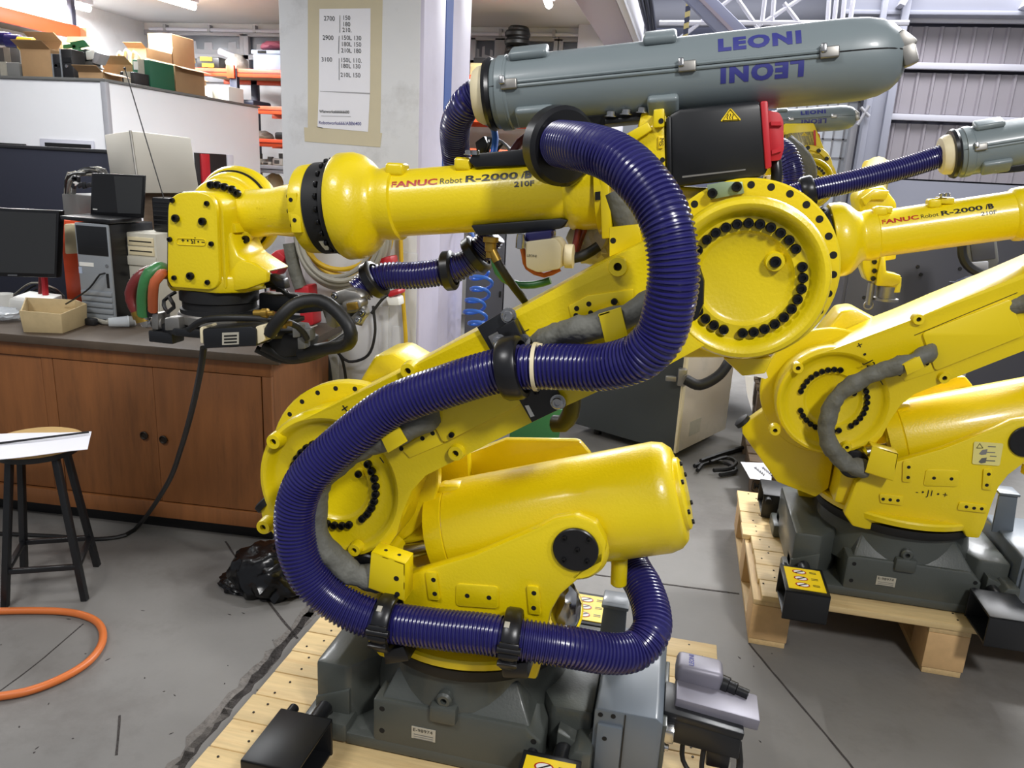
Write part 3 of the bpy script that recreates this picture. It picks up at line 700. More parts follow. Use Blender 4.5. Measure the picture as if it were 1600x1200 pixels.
# yellow strap pads and straps that hold the cable sleeve
for q in ([(625, 700), (678, 668), (694, 693), (640, 716)], [(888, 478), (918, 462), (990, 452), (990, 475), (930, 492), (893, 499)]):
    obj('strap_pad', MB().prism(poly(q, YF-.004), DY(.012), .002), 'yellow_smooth', LNK)
for x, y in [(660, 685), (676, 677), (627, 701), (901, 482), (920, 475), (900, 493), (923, 489)]: bolt(LNK, W(x, y, YF-.004), NY, .006, 'bolt_hole', hole_mesh())
for q in ([(594, 683), (622, 666), (636, 690), (606, 708)], [(935, 491), (970, 480), (984, 538), (948, 546)]):
    s_ = obj('sleeve_strap', MB().prism(poly(q, 1.475), DY(.006), .001).prism([W(*q[0], 1.475), W(*q[1], 1.475), W(*q[1], YF), W(*q[0], YF)], (0, 0, -.005), .001), 'yellow_smooth', LNK)
bolt(LNK, W(960, 471, YF-.006), NY, .007)
pts = [(600, 906, 1.55), (548, 893, 1.53), (503, 850, 1.515), (490, 800, 1.515), (505, 745, 1.515), (560, 702, 1.515), (620, 678, 1.515), (662, 657, 1.535), (700, 635, 1.605), (800, 570, 1.605), (842, 540, 1.56), (900, 516, 1.51), (950, 505, 1.51), (1010, 478, 1.52), (1060, 440, 1.60)]
mb = MB(); mb.tube(smooth_path([W(*q) for q in pts], .012), .032, 18, flat=.86, rf=lambda i: .0315*(1+.05*sin(i*1.1)+.05*sin(i*.63+1)+.03*sin(i*2.3)))
for v in mb.v: v += Vector((sin(95*v.x+60*v.z), .8*sin(120*v.z+70*v.y), sin(105*v.y+85*v.x)))*.0022+Vector((sin(230*v.z+150*v.x), 0, sin(210*v.x-170*v.z)))*.0012
SLV = obj('cable_sleeve', mb, 'sleeve', ROB, F2)
text('lettering', '+  •  J2  •  −', .038, plane_fn(W(528, 637, YF-.002), Vector((.62, 0, -.78)), Vector((.78, 0, .62))), 'text_black', LNK, sx=.9)

# ---- arm casing around J3
c3 = J3+DY(.135)
mb = MB(); mb.lathe(c3+Vector((.006, 0, .004)), (0, 1, 0), [(0, .186), (.004, .190), (.05, .190), (.06, .188), (.2, .185), (.22, .15)], 60)
mb.prism(poly([(968, 330), (985, 264), (1000, 175), (1042, 172), (1046, 290), (1200, 300), (1225, 440), (1180, 560), (1060, 560), (985, 450), (964, 400)], 1.745), DY(.17), .01)
mb.prism(poly([(1130, 560), (1206, 560), (1196, 584), (1160, 588)], 1.70), DY(.10), .004)
ARM = obj('arm_casing', mb, 'yellow', ROB, F3)
for a in range(-75, 130, 13): 
    if a in (80-0,): continue
    bolt(ARM, c3+Vector((.006+.176*cos(radians(a+12)), 0, .004+.176*sin(radians(a+12)))), NY, .0085, 'bolt_hole', hole_mesh())
GP = obj('stop_plate', MB().prism(poly([(1104, 289), (1130, 284), (1160, 284), (1163, 302), (1110, 312)], c3.y-.010), DY(.009), .001), 'plate_green', ARM)
for x, y in [(1113, 302), (1151, 292)]: bolt(GP, W(x, y, c3.y-.010), NY, .0105)
obj('stop_plate', MB().prism(poly([(952, 355), (998, 350), (1003, 378), (952, 402)], 1.66), DY(.008), .002), 'yellow_smooth', ARM)
bolt(ARM, W(958, 376, 1.66), NY, .007, 'bolt_hole', hole_mesh())
obj('gear_block', MB().prism(poly([(960, 215), (1018, 195), (1021, 172), (1038, 170), (1042, 292), (1030, 296), (965, 290)], 1.70), DY(.12), .006), 'yellow', ARM)
for (q, m) in [([(1021, 171), (1038, 169), (1038, 198), (1021, 200)], 'yellow_smooth'), ([(980, 208), (1012, 190), (1019, 203), (990, 222)], 'yellow_smooth'), ([(1028, 212), (1038, 211), (1036, 232), (1028, 233)], 'label_yellow')]:
    obj('lug', MB().prism(poly(q, 1.685 if m != 'label_yellow' else 1.694), DY(.02), .003), m, ARM)
text('lettering', 'M5', .013, plane_fn(W(1031, 215, 1.692), (0, 0, -1), (1, 0, 0)), 'text_black', ARM)
for x, y in [(1033, 189), (1035, 250)]: bolt(ARM, W(x, y, 1.684), NY, .006, 'bolt_hole', hole_mesh())
# motors above the elbow
mq = [(1043, 180), (1062, 170), (1186, 157), (1196, 166), (1203, 258), (1194, 276), (1060, 292), (1046, 282)]
MOT = obj('elbow_motor', MB().prism(poly(mq, 1.70), DY(.15), .01), 'black_paint', ROB, F3, label='black servo motor with red end cap')
mb = MB(); mb.prism(poly([(1188, 158), (1200, 157), (1206, 262), (1196, 265)], 1.695), DY(.16), .004); mb.prism(poly(roundrect([(1199, 172), (1218, 176), (1224, 188), (1225, 232), (1220, 250), (1204, 252)], 4), 1.715), DY(.12), .008)
obj('end_cap', mb, 'red', MOT)
for q_ in ([(1204, 190), (1220, 190), (1222, 196), (1205, 196)], [(1206, 235), (1222, 230), (1222, 236), (1206, 241)]): obj('end_rib', MB().prism(poly(q_, 1.708), DY(.01)), 'red', MOT)
mb = MB(); mb.prism(poly(roundrect([(1141, 168), (1159, 188), (1125, 190)], 4), 1.6985), DY(.002)); wt = obj('warning_triangle', mb, 'label_yellow', MOT)
tri = poly([(1141, 171), (1155, 187), (1129, 188.5)], 1.698); mb = MB(); mb.tube(tri, .0012, 5, closed=True)
for k in range(3): mb.cable([W(1137+k*4, 186, 1.698), W(1136+k*4, 183, 1.698), W(1138+k*4, 180, 1.698), W(1137+k*4, 177.5+abs(k-1), 1.698)], .0008, 5, .003)
obj('heat_symbol', mb, 'text_black', MOT)
obj('motor_groove', MB().prism(poly([(1066, 275), (1165, 264), (1165, 266), (1066, 278)], 1.699), DY(.002)), 'steel_dull', MOT)
obj('flange', MB().prism(poly([(1040, 185), (1048, 180), (1050, 276), (1042, 278)], 1.695), DY(.16), .003), 'black_paint', MOT)
mb = MB(); mb.cable([W(1212, 252, 1.74), W(1214, 270, 1.73), W(1211, 300, 1.74)], .012, 10); obj('motor_plug', mb, 'black_plastic', MOT)
obj('terminal_box', MB().prism(poly([(1196, 275), (1214, 272), (1216, 300), (1198, 302)], 1.78), DY(.05), .004), 'cream', MOT)

# ---- forearm
P0 = W(948, 296, YC); P1 = W(372, 335, YC); fd = (P1-P0).normalized()
def tx(x, r=0.): return (W(x, 296+(948-x)*.0677, YC-r*.8)-P0).dot(fd)
prof = [(948, .10), (936, .10), (934, .088), (905, .088), (893, .086), (887, .0785), (620, .0785), (612, .080), (608, .0865), (590, .0865), (584, .083), (577, .086), (568, .096), (558, .109), (546, .121), (533, .1275), (514, .1285), (511, .125)]
FA = obj('forearm', MB().lathe(P0, fd, [(tx(x, r if x < 630 else 0), r) for x, r in prof], 64), 'yellow', ROB, F3)
obj('flange_plate', MB().prism(poly([(936, 275), (951, 272), (957, 372), (940, 374)], 1.70), DY(.2), .004), 'yellow_smooth', FA)
obj('slot', MB().prism(poly([(930, 300), (938, 299), (938, 312), (930, 313)], 1.698), DY(.004)), 'hole', FA)
def on_cyl(o, d, r, t, th):       # point on the forearm skin; th measured up from the side facing -Y
    side = Vector((0, -1, 0)); up = side.cross(d).normalized()
    if up.z < 0: up = -up
    return o+d*t+side*(r*cos(th))+up*(r*sin(th))
def cyl_text(s, size, x, th0, r, material, **kw):
    t0 = tx(x, r)
    return text('lettering', s, size, lambda u, v: on_cyl(P0, fd, r+.0008, t0-u, th0+v/r), material, FA, cuts=3, **kw)
tb = radians(28)
cyl_text('FANUC', .0215, 613, tb, .0785, 'text_red', bold=.0007, sx=1.62)
cyl_text('Robot', .0205, 690, tb, .0785, 'text_black', sx=1.04)
cyl_text('R-2000', .0235, 729, tb, .0785, 'text_black', bold=.0006, sx=1.80)
cyl_text('i', .0255, 816, tb, .0785, 'text_black', shear=.3, bold=.0005)
cyl_text('B', .0250, 822, tb, .0785, 'text_black', bold=.0014, sx=1.1)
cyl_text('210F', .0165, 806, radians(14), .0785, 'text_black', bold=.0004, sx=1.42)
for x, w in [(632, .045), (735, .04)]:
    c = on_cyl(P0, fd, .082, tx(x), radians(72)); obj('lug', MB().box(c, (w, .05, .03), frame_from((0, 0, 1), -fd), .008, 3), 'yellow', FA)
obj('top_bracket', MB().prism(poly([(738, 240), (830, 232), (830, 258), (742, 262), (732, 252)], 1.745), DY(.11), .003), 'black_paint', FA)
for x in (733, 743): bolt(FA, W(x, 242, 1.75), (0, 0, 1), .009, 'bolt', hexbolt_mesh())
obj('bottom_bracket', MB().prism(poly([(735, 352), (875, 341), (888, 344), (875, 358), (815, 365), (745, 368)], 1.735), DY(.14), .004), 'black_paint', FA)
obj('gear_ring', MB().lathe(P0, fd, [(tx(511, .11), .100), (tx(511, .11), .116), (tx(505, .11), .116), (tx(503, .11), .111), (tx(478, .11), .111), (tx(478, .11), .09)], 56), 'black_matte', FA)
for k in range(14):
    a = radians(-60+k*15); bolt(FA, on_cyl(P0, fd, .113, tx(503, .11), a), fd, .007)
obj('ring_print', MB().add([on_cyl(P0, fd, .1118, tx(x, .11), radians(a)) for a in (-62, -52, -42) for x in (499, 490)], [(0, 1, 3, 2), (2, 3, 5, 4)]), 'white_print', FA)
WR = obj('wrist_ring', MB().lathe(P0, fd, [(tx(477, .11), .08), (tx(477, .11), .107), (tx(474, .11), .109), (tx(456, .11), .107), (tx(454, .11), .102), (tx(454, .11), .070), (tx(447, .11), .066), (tx(425, .11), .064), (tx(400, .11), .058), (tx(370, .11), .060), (tx(350, .11), .06)], 56), 'yellow', ROB, F3)
for k in range(16):
    a = radians(k*22.5); bolt(WR, on_cyl(P0, fd, .088, tx(454, .11), a), fd, .0065)
for x, y in [(452, 320), (458, 352)]:
    obj('lug', MB().prism(poly([(x-5, y-19), (x+11, y-19), (x+13, y+12), (x-3, y+12)], 1.692), DY(.03), .003), 'yellow', WR)
    bolt(WR, W(x+2, y-8, 1.691), NY, .0055, 'bolt_hole', hole_mesh())
text('cast_lettering', 'FANUC', .013, plane_fn(W(400, 330, 1.742), (1, 0, .07), (0, 0, 1)), 'yellow', WR)
text('cast_lettering', 'R20-27501', .013, plane_fn(W(390, 341, 1.742), (1, 0, .07), (0, 0, 1)), 'yellow', WR)
# wrist: J5 gear discs
c5 = W(378, 331, 1.88); mb = MB(); mb.lathe(c5, NY, [(0, .116), (.022, .118), (.032, .112), (.034, .102), (.05, .102), (.062, .096), (.066, .088), (.066, .04)], 56)
WG = obj('wrist_gear_case', mb, 'yellow', ROB, F3)
obj('seam', MB().lathe(c5, NY, [(.034, .1065), (.040, .1065)], 56), 'hole', WG)
c5b = W(352, 338, 1.79); mb = MB(); mb.lathe(c5b, NY, [(0, .092), (.02, .092), (.03, .086), (.034, .078), (.034, .02)], 48)
obj('gear_cover', mb, 'yellow', WG)
for x, y in [(331, 289), (341, 289), (352, 292), (364, 296), (372, 302), (355, 389), (366, 387), (376, 381), (385, 374)]: bolt(WG, W(x, y, 1.758), NY, .0095)
obj('clamp_lug', MB().prism(poly([(343, 310), (356, 310), (358, 326), (345, 327)], 1.72), DY(.07), .003).prism(poly([(350, 350), (366, 349), (370, 364), (352, 365)], 1.72), DY(.07), .003), 'yellow', WG)
for x, y in [(351, 320), (358, 358)]: bolt(WG, W(x, y, 1.719), NY, .0055, 'bolt_hole', hole_mesh())
# J6 housing with its rounded cover
cov = roundrect([(262, 300), (337, 300), (343, 455), (268, 449), (261, 438)], [30, 30, 22, 4, 4], 6)
body = roundrect([(262, 298), (348, 300), (354, 456), (268, 452), (261, 440)], [32, 32, 10, 4, 4], 6)
HD = obj('wrist_housing', MB().prism(poly(body, 1.685), DY(.13), .006), 'yellow', ROB, F3)
mb = MB(); q = [(262, 449), (268, 455), (352, 456), (385, 452), (416, 441), (417, 425), (395, 412), (365, 402), (350, 425)]
mb.prism(poly(q, 1.70), DY(.02), .004)
zc0, zc1 = W(340, 452, 1.72).z, W(340, 424, 1.72).z; cx = W(341, 450, 1.77).x
mb.prism([Vector((cx+a, 1.775+b, zc0-.004)) for a, b in [(-.10, -.075), (-.06, -.10), (.06, -.10), (.112, -.055), (.118, .055), (.06, .10), (-.06, .10), (-.10, .06)]], (0, 0, .045), .008)
mb.prism([W(350, 352, 1.70), W(372, 398, 1.70), W(415, 425, 1.72), W(352, 440, 1.70)], DY(.13), .008)
obj('housing_foot', mb, 'yellow', HD)
CV = obj('housing_cover', MB().prism(poly(cov, 1.668), DY(.016), .004, 3), 'yellow', HD)
obj('seam', MB().prism(poly(roundrect([(262, 299), (340, 300), (347, 455), (268, 450), (261, 438)], [30, 30, 22, 4, 4], 6), 1.6835), DY(.0016)), 'hole', HD)
for x, y in [(270, 313), (324, 318), (266, 374), (331, 381), (273, 434), (325, 441)]: bolt(CV, W(x, y, 1.668), NY, .0062)
for x, y in [(276, 341), (318, 346), (299, 431)]: bolt(CV, W(x, y, 1.669), NY, .0095)
obj('pill_recess', MB().tube(smooth_path(poly(roundrect([(276, 372), (321, 374), (321, 384), (276, 382)], 4.5), 1.667), .004, True), .0012, 6, closed=True), 'yellow_smooth', CV)
text('lettering', '− • J5 • +', .0165, plane_fn(W(320, 375, 1.6672), (-1, 0, .02), (-.02, 0, -1)), 'text_black', CV, sx=1.05, bold=.0003)
fx = Vector((cx, 1.775, 0))
obj('tool_flange', MB().lathe(Vector((cx, 1.775, zc0-.004)), (0, 0, -1), [(0, .098), (.03, .098), (.034, .092), (.05, .092), (.052, .098), (.062, .098)], 48), 'black_matte', HD)
obj('flange_ring', MB().lathe(Vector((cx, 1.775, zc0-.066)), (0, 0, -1), [(0, .10), (.004, .104), (.024, .104), (.028, .098)], 48), 'steel_dull', HD)
# ---- tool plate, valves, hoses below the flange
zt = zc0-.094
TP = obj('tool_plate', MB().prism([Vector((cx+a, 1.775+b, zt-.022)) for a, b in [(-.13, -.08), (-.05, -.12), (.09, -.12), (.17, -.06), (.25, .02), (.2, .1), (-.08, .1)]], (0, 0, .02), .004).box(Vector((cx-.11, 1.70, zt-.035)), (.07, .05, .03), None, .004).box(Vector((cx+.16, 1.74, zt+.03)), (.16, .07, .012), None, .002), 'black_paint', ROB, F3)
SX = obj('sensor_box', MB().prism(poly([(316, 514), (392, 510), (400, 514), (401, 541), (318, 545)], 1.60), DY(.07), .004), 'black_paint', TP)
obj('nameplate', MB().prism(poly([(347, 520), (373, 519), (373, 538), (347, 539)], 1.599), DY(.002)), 'label_silver', SX)
for k in range(3): obj('print_line', MB().prism(poly([(350, 524+k*5), (370, 523+k*5), (370, 525.5+k*5), (350, 526.5+k*5)], 1.5983), DY(.0008)), 'text_black', SX)
obj('end_plug', MB().prism(poly(roundrect([(399, 510), (411, 508), (414, 532), (401, 538)], 4), 1.605), DY(.06), .004), 'cream', SX)
obj('end_plug', MB().prism(poly([(311, 512), (317, 510), (318, 538), (312, 536)], 1.605), DY(.06), .004), 'cream', SX)
def cab(pts, r, m, name, parent, n=10, flat=1.):
    mb = MB(); mb.cable([W(*q) for q in pts], r, n, .015, flat); return obj(name, mb, m, parent)
cab([(420, 522, 1.62), (440, 495, 1.62), (465, 474, 1.64), (500, 470, 1.66), (525, 485, 1.66), (545, 510, 1.65), (548, 530, 1.65), (537, 540, 1.68), (505, 545, 1.72), (470, 553, 1.74)], .0165, 'cable_black', 'air_hose', TP)
cab([(295, 515, 1.62), (320, 500, 1.61), (370, 497, 1.61), (430, 500, 1.64), (465, 510, 1.68), (480, 530, 1.70)], .008, 'cable_black', 'tool_cable', TP)
cab([(410, 540, 1.74), (450, 558, 1.76), (490, 552, 1.76), (530, 535, 1.76), (548, 520, 1.78)], .014, 'cable_black', 'air_hose', TP)
cab([(400, 545, 1.76), (440, 562, 1.78), (480, 560, 1.78), (520, 545, 1.80)], .010, 'cable_black', 'tool_cable', TP)
obj('hose_guard', MB().prism(poly([(408, 540), (440, 520), (485, 528), (478, 555), (445, 560), (420, 553)], 1.74), DY(.06), .01), 'black_matte', TP)
obj('tool_bracket', MB().prism(poly([(404, 458), (480, 462), (510, 470), (508, 486), (470, 490), (404, 486)], 1.79), DY(.05), .004), 'black_paint', TP)
for k in range(5): cab([(400+k*8, 442+k*3, 1.80), (425+k*6, 440+k*4, 1.80), (440+k*4, 455+k*3, 1.79), (455+k*3, 462, 1.79)], .004, 'cable_black', 'tool_cable', TP, 6)
obj('clamp_plug', MB().prism(poly([(420, 428), (442, 436), (446, 452), (432, 450), (418, 436)], 1.76), DY(.03), .004), 'black_plastic', TP)
for x, y in [(398, 490), (425, 506)]: obj('fitting', MB().lathe(W(x, y, 1.63), (1, 0, .1), [(0, .009), (.02, .009), (.021, .012), (.035, .012), (.037, .006), (.05, .006)], 12), 'brass', TP)
for x, y in [(462, 518), (470, 536), (478, 524)]: obj('fitting', MB().prism(poly([(x-6, y-8), (x+6, y-9), (x+7, y+9), (x-5, y+10)], 1.70), DY(.03), .003), 'junk_grey', TP)
# manifold with the coloured pipes on the left
VB = obj('valve_block', MB().prism(poly([(256, 497), (279, 496), (281, 516), (257, 517)], 1.66), DY(.06), .004).prism(poly([(236, 490), (247, 490), (247, 516), (236, 515)], 1.68), DY(.05), .004).cyl(W(246, 505, 1.70), W(258, 505, 1.70), .018, n=14), 'steel_dull', TP)
obj('elbow_fitting', MB().lathe(W(231, 508, 1.70), (-.2, -.2, 1), [(0, .015), (.012, .018), (.028, .018), (.03, .012), (.04, .012)], 14).cyl(W(229, 504, 1.70), W(240, 504, 1.70), .014, n=12), 'steel', VB)
obj('union_nut', MB().lathe(W(238, 494, 1.69), (0, 0, 1), [(0, .012), (.012, .014), (.02, .014), (.03, .012)], 10), 'black_plastic', VB)
cab([(262, 427, 1.80), (235, 424, 1.72), (215, 438, 1.70), (205, 458, 1.70), (210, 478, 1.70), (219, 494, 1.70)], .0165, 'pipe_red', 'pipe', TP)
cab([(264, 424, 1.80), (248, 419, 1.69), (234, 427, 1.67), (227, 446, 1.67), (224, 470, 1.68), (225, 492, 1.69)], .0165, 'pipe_green', 'pipe', TP)
cab([(266, 430, 1.80), (252, 428, 1.66), (242, 440, 1.65), (239, 460, 1.66), (239, 485, 1.68)], .012, 'cable_orange', 'pipe', TP)
obj('hose_clip', MB().lathe(W(222, 492, 1.695), (.3, 0, -1), [(0, .02), (.018, .02)], 16).lathe(W(216, 486, 1.70), (.4, 0, -1), [(0, .019), (.018, .019)], 16), 'brass', VB)
cab([(265, 465, 1.72), (272, 480, 1.68), (262, 488, 1.68), (256, 470, 1.72), (275, 456, 1.74)], .005, 'cable_black', 'tool_cable', TP, 6)

# ---- grey conduit with the lettering
C0 = W(790, 146, YC); C1 = W(1412, 87, YC); cdv = (C1-C0).normalized(); CL = (C1-C0).length
def cx_t(x, r=0.): return (W(x, 146-(x-790)*.0948, YC-r)-C0).dot(cdv)
cprof = [(776, .060), (776, .073), (779, .076), (790, .077), (792, .0795), (800, .0795), (802, .0765), (1150, .080), (1280, .081), (1320, .081), (1350, .079), (1374, .073), (1392, .063), (1404, .050), (1411, .034), (1413, .02)]
CON = obj('hose_conduit', MB().lathe(C0, cdv, [(cx_t(x), r) for x, r in cprof], 56), 'conduit_grey', ROB, F3, label='grey torpedo-shaped hose conduit with blue lettering')
def conr(t):
    L = [(cx_t(x), r) for x, r in cprof]
    for (a, ra), (b, rb) in zip(L, L[1:]):
        if a <= t <= b and b > a: return ra+(rb-ra)*(t-a)/(b-a)
    return L[-1][1]
def on_con(t, th, dr=0.):
    side = Vector((0, -1, 0)); up = cdv.cross(side).normalized(); up = up if up.z > 0 else -up
    r = conr(t)+dr; return C0+cdv*t+side*(r*cos(th))+up*(r*sin(th))
sa = radians(6)
obj('seam', MB().tube([on_con(cx_t(778)+(cx_t(1408)-cx_t(778))*i/60, sa, -.0006) for i in range(61)], .0016, 6), 'hole', CON)
mb = MB()
for x0, x1 in [(800, 1270)]:
    for da in (radians(3.2), radians(-3.2)):
        mb.tube([on_con(cx_t(x0)+(cx_t(x1)-cx_t(x0))*i/40, sa+da, .0) for i in range(41)], .0042, 8)
obj('rim', mb, 'conduit_grey', CON)
def on_con_box(x, th, lu, lv, h, name, m, bev=.004):
    c = on_con(cx_t(x), th, h/2-.004); n = (on_con(cx_t(x), th, 1)-on_con(cx_t(x), th, 0)).normalized()
    return obj(name, MB().box(c, (lu, lv, h), frame_from(n, cdv), bev, 3), m, CON)
for x, th, lu in [(834, 66, .085), (1033, 66, .07), (842, -46, .085), (1037, -46, .065)]: on_con_box(x, radians(th), lu, .05, .020, 'pad', 'conduit_grey', .008)
for x in (808, 1074, 1285):
    on_con_box(x, sa, .036, .022, .014, 'latch', 'steel_dull', .003); on_con_box(x-9, sa+radians(5), .012, .018, .018, 'latch_hook', 'steel', .003)
con_band = MB().lathe(C0, cdv, [(cx_t(784), .0745), (cx_t(785), .0805), (cx_t(797), .0805), (cx_t(798), .0745)], 48, capa=False, capb=False)
obj('end_collar', con_band, 'conduit_grey', CON)
obj('rubber_ring', MB().lathe(C0, cdv, [(cx_t(762), .062), (cx_t(764), .076), (cx_t(770), .080), (cx_t(775), .076), (cx_t(777), .062)], 40), 'black_plastic', CON)
obj('bushing', MB().lathe(C0, cdv, [(cx_t(743), .044), (cx_t(745), .056), (cx_t(752), .063), (cx_t(764), .065)], 40), 'cream', CON)
mb = MB(); mb.box(C1+Vector((-.012, -.025, .02)), (.04, .05, .03), Matrix.Rotation(.6, 3, 'Y'), .006); mb.box(C1+Vector((.0, -.03, -.005)), (.028, .05, .04), Matrix.Rotation(-.4, 3, 'Y'), .006); mb.box(C1+Vector((-.03, -.04, -.022)), (.03, .03, .02), Matrix.Rotation(.3, 3, 'Y'), .005)
obj('nose_latch', mb, 'steel_dull', CON)
tU, tD = cx_t(1121, .06), cx_t(1256, .07)
text('lettering', 'LEONI', .042, lambda u, v: on_con(tU+u, radians(25)+v/.081, .0006), 'text_blue', CON, cuts=8, bold=.0024, sx=1.20, space=1.18)
text('lettering', 'LEONI', .042, lambda u, v: on_con(tD-u, radians(0)-v/.081, .0006), 'text_blue', CON, cuts=8, bold=.0024, sx=1.20, space=1.18)
obj('conduit_saddle', MB().prism(poly([(815, 186), (930, 178), (1040, 166), (1190, 152), (1192, 158), (1042, 174), (935, 198), (860, 200), (820, 196)], 1.76), DY(.09), .003), 'black_paint', CON)
for x, y in [(954, 183), (1003, 177), (978, 180)]: bolt(CON, W(x, y, 1.75), (0, 0, 1), .011, 'bolt', hexbolt_mesh())
obj('saddle_spacer', MB().prism(poly([(945, 186), (1012, 180), (1012, 188), (945, 195)], 1.75), DY(.09), .003), 'black_paint', CON)

# ---- what only the near robot carries: the navy loop and its clamps
HZ = [(868, 224, 1.62), (915, 231, 1.53), (955, 244, 1.48), (990, 269, 1.44), (1026, 315, 1.41), (1046, 365, 1.39), (1052, 437, 1.385), (1037, 512, 1.40), (1018, 541, 1.41), (992, 561, 1.425), (938, 574, 1.45), (868, 573, 1.47), (802, 575, 1.48), (745, 588, 1.48), (692, 605, 1.48), (645, 621, 1.48), (600, 642, 1.48), (541, 688, 1.475), (494, 731, 1.47), (470, 766, 1.47), (460, 812, 1.47), (467, 866, 1.47), (490, 910, 1.475), (527, 942, 1.48), (568, 962, 1.485), (605, 972, 1.49), (692, 984, 1.49), (755, 990, 1.49), (799, 997, 1.49), (883, 1010, 1.51), (950, 1021, 1.55), (992, 1016, 1.59), (1017, 988, 1.63), (1018, 955, 1.68), (1006, 918, 1.74), (990, 890, 1.79), (972, 850, 1.84)]
hp_ = [W(*q) for q in HZ]
HOSE = obj('dress_hose', MB().hose(hp_, .0465), 'navy_hose', ROB, F0, label='navy ribbed hose looping along the near robot')
def clampring(p, d, R, w, name, parent, n=36):
    p = Vector(p); d = Vector(d).normalized()
    return obj(name, MB().lathe(p-d*w/2, d, [(0, R-.008), (.002, R), (w*.2, R+.004), (w*.8, R+.004), (w-.002, R), (w, R-.008)], n, capa=False, capb=False), 'black_plastic', parent)
def hdir(i): return (hp_[i+1]-hp_[i-1])
c1 = clampring(hp_[12], hdir(12), .062, .046, 'hose_clamp', HOSE)
obj('clamp_foot', MB().prism(poly([(775, 515), (803, 500), (822, 540), (815, 560), (790, 545)], 1.525), DY(.03), .003), 'black_plastic', c1)
BP = obj('bracket_plate', MB().prism(poly([(745, 511), (795, 481), (808, 500), (884, 635), (831, 660)], YF-.012), DY(.012), .001), 'black_paint', LNK)
obj('inner_plate', MB().prism(poly([(762, 526), (797, 508), (822, 532), (800, 560), (772, 545)], YF-.022), DY(.010), .002), 'steel_dull', LNK)
for x, y in [(795, 493), (872, 628)]: bolt(LNK, W(x, y, YF-.012), NY, .0125, 'bracket_bolt', hexbolt_mesh())
bolt(LNK, W(781, 533, 1.50), NY, .011, 'bracket_bolt', hexbolt_mesh())
obj('tilted_washer', MB().lathe(W(820, 532, YF-.03), (-.3, -1, .1), [(0, .014), (.003, .014)], 20), 'steel', LNK)
obj('strip_label', MB().prism(poly([(820, 634), (826, 633), (835, 650), (829, 652)], YF-.013), DY(.002)), 'white_print', LNK)
d = (W(845, 573, 1.475)-W(835, 573, 1.475)).normalized(); obj('cable_tie', MB().lathe(W(838, 573, 1.475)-d*.004, d, [(0, .048), (.0, .0495), (.008, .0495), (.008, .048)], 32, capa=False, capb=False).box(W(842, 541, 1.475), (.014, .012, .012), None, .002), 'cream', HOSE)
for i, foot in ((25, [(598, 1018), (630, 1010), (640, 1034), (600, 1040)]), (28, [(782, 1038), (824, 1035), (826, 1062), (784, 1060)])):
    c = clampring(hp_[i], hdir(i), .064, .042, 'hose_clamp', HOSE)
    d = hdir(i).normalized(); F = frame_from(d, (0, -1, 0))
    for a in (0.35, -0.35, 0.0):
        q = hp_[i]+F @ Vector((.068*cos(a), .068*sin(a), 0)); obj('clamp_rib', MB().box(q, (.012, .012, .045), F @ Matrix.Rotation(a, 3, 'Z'), .003), 'black_plastic', c)
    q = hp_[i]+F @ Vector((.063, -.026, 0)) + Vector((0, 0, -.015)); obj('clamp_hinge', MB().cyl(q-d*.026, q+d*.026, .009, n=14), 'black_plastic', c)
    obj('clamp_foot', MB().prism(poly(foot, 1.47), DY(.085), .006), 'black_plastic', c)
    obj('paint_chip', MB().box(hp_[i]+Vector((-.004, -.038, .0565)), (.012, .014, .004), Matrix.Rotation(.6, 3, 'X'), .001), 'label_silver', c)
# big clamp at the head of the loop
p = W(874, 228, 1.64); d = (W(920, 232, 1.53)-W(868, 224, 1.62)).normalized()
HC = obj('hose_clamp', MB().lathe(p-d*.02, d, [(0, .05), (0, .074), (.006, .080), (.036, .080), (.044, .072), (.044, .048)], 44), 'black_plastic', HOSE)
obj('clamp_foot', MB().prism(poly([(880, 182), (905, 182), (935, 195), (930, 215), (890, 200)], 1.66), DY(.06), .008).prism(poly([(870, 280), (915, 270), (890, 292), (872, 292)], 1.66), DY(.05), .006), 'black_plastic', HC)
obj('elbow_rest', MB().prism(poly([(1082, 420), (1093, 415), (1101, 440), (1100, 475), (1090, 500), (1080, 505)], YF-.03), DY(.05), .008), 'black_plastic', HOSE)
# rear hose from the conduit down behind the forearm to the tool
h2 = [(748, 146, 1.80), (728, 163, 1.81), (712, 195, 1.86), (712, 235, 1.93), (722, 290, 1.98)]
h3 = [(770, 366, 1.86), (757, 385, 1.86), (736, 406, 1.855), (704, 422, 1.85), (650, 430, 1.84), (605, 431, 1.83), (580, 440, 1.82), (558, 458, 1.80)]
HR0 = obj('rear_hose', MB().hose([W(*q) for q in h2], .0365, .0085, .004, 24), 'navy_hose', ROB, F3, label='navy ribbed hose leaving the conduit behind the forearm')
HR = obj('rear_hose', MB().hose([W(*q) for q in h3], .0345, .0085, .004, 24), 'navy_hose', ROB, F3, label='navy ribbed hose running under the forearm to the tool')
for (x, y, Y), (x2, y2) in [((702, 423, 1.85), (650, 430)), ((744, 398, 1.857), (720, 416)), ((585, 437, 1.82), (556, 456))]:
    a = W(x, y, Y); clampring(a, W(x2, y2, Y)-a, .046, .03, 'hose_ring', HR, 28)
obj('tool_connector', MB().lathe(W(553, 466, 1.80), W(535, 500, 1.77)-W(553, 466, 1.80), [(0, .036), (.01, .044), (.03, .044), (.034, .05), (.052, .05), (.055, .03)], 28), 'steel_dull', ROB, F3)
mb = MB(); mb.prism(poly([(518, 458), (540, 452), (556, 455), (566, 464), (560, 474), (528, 475), (516, 468)], 1.73), DY(.05), .006)
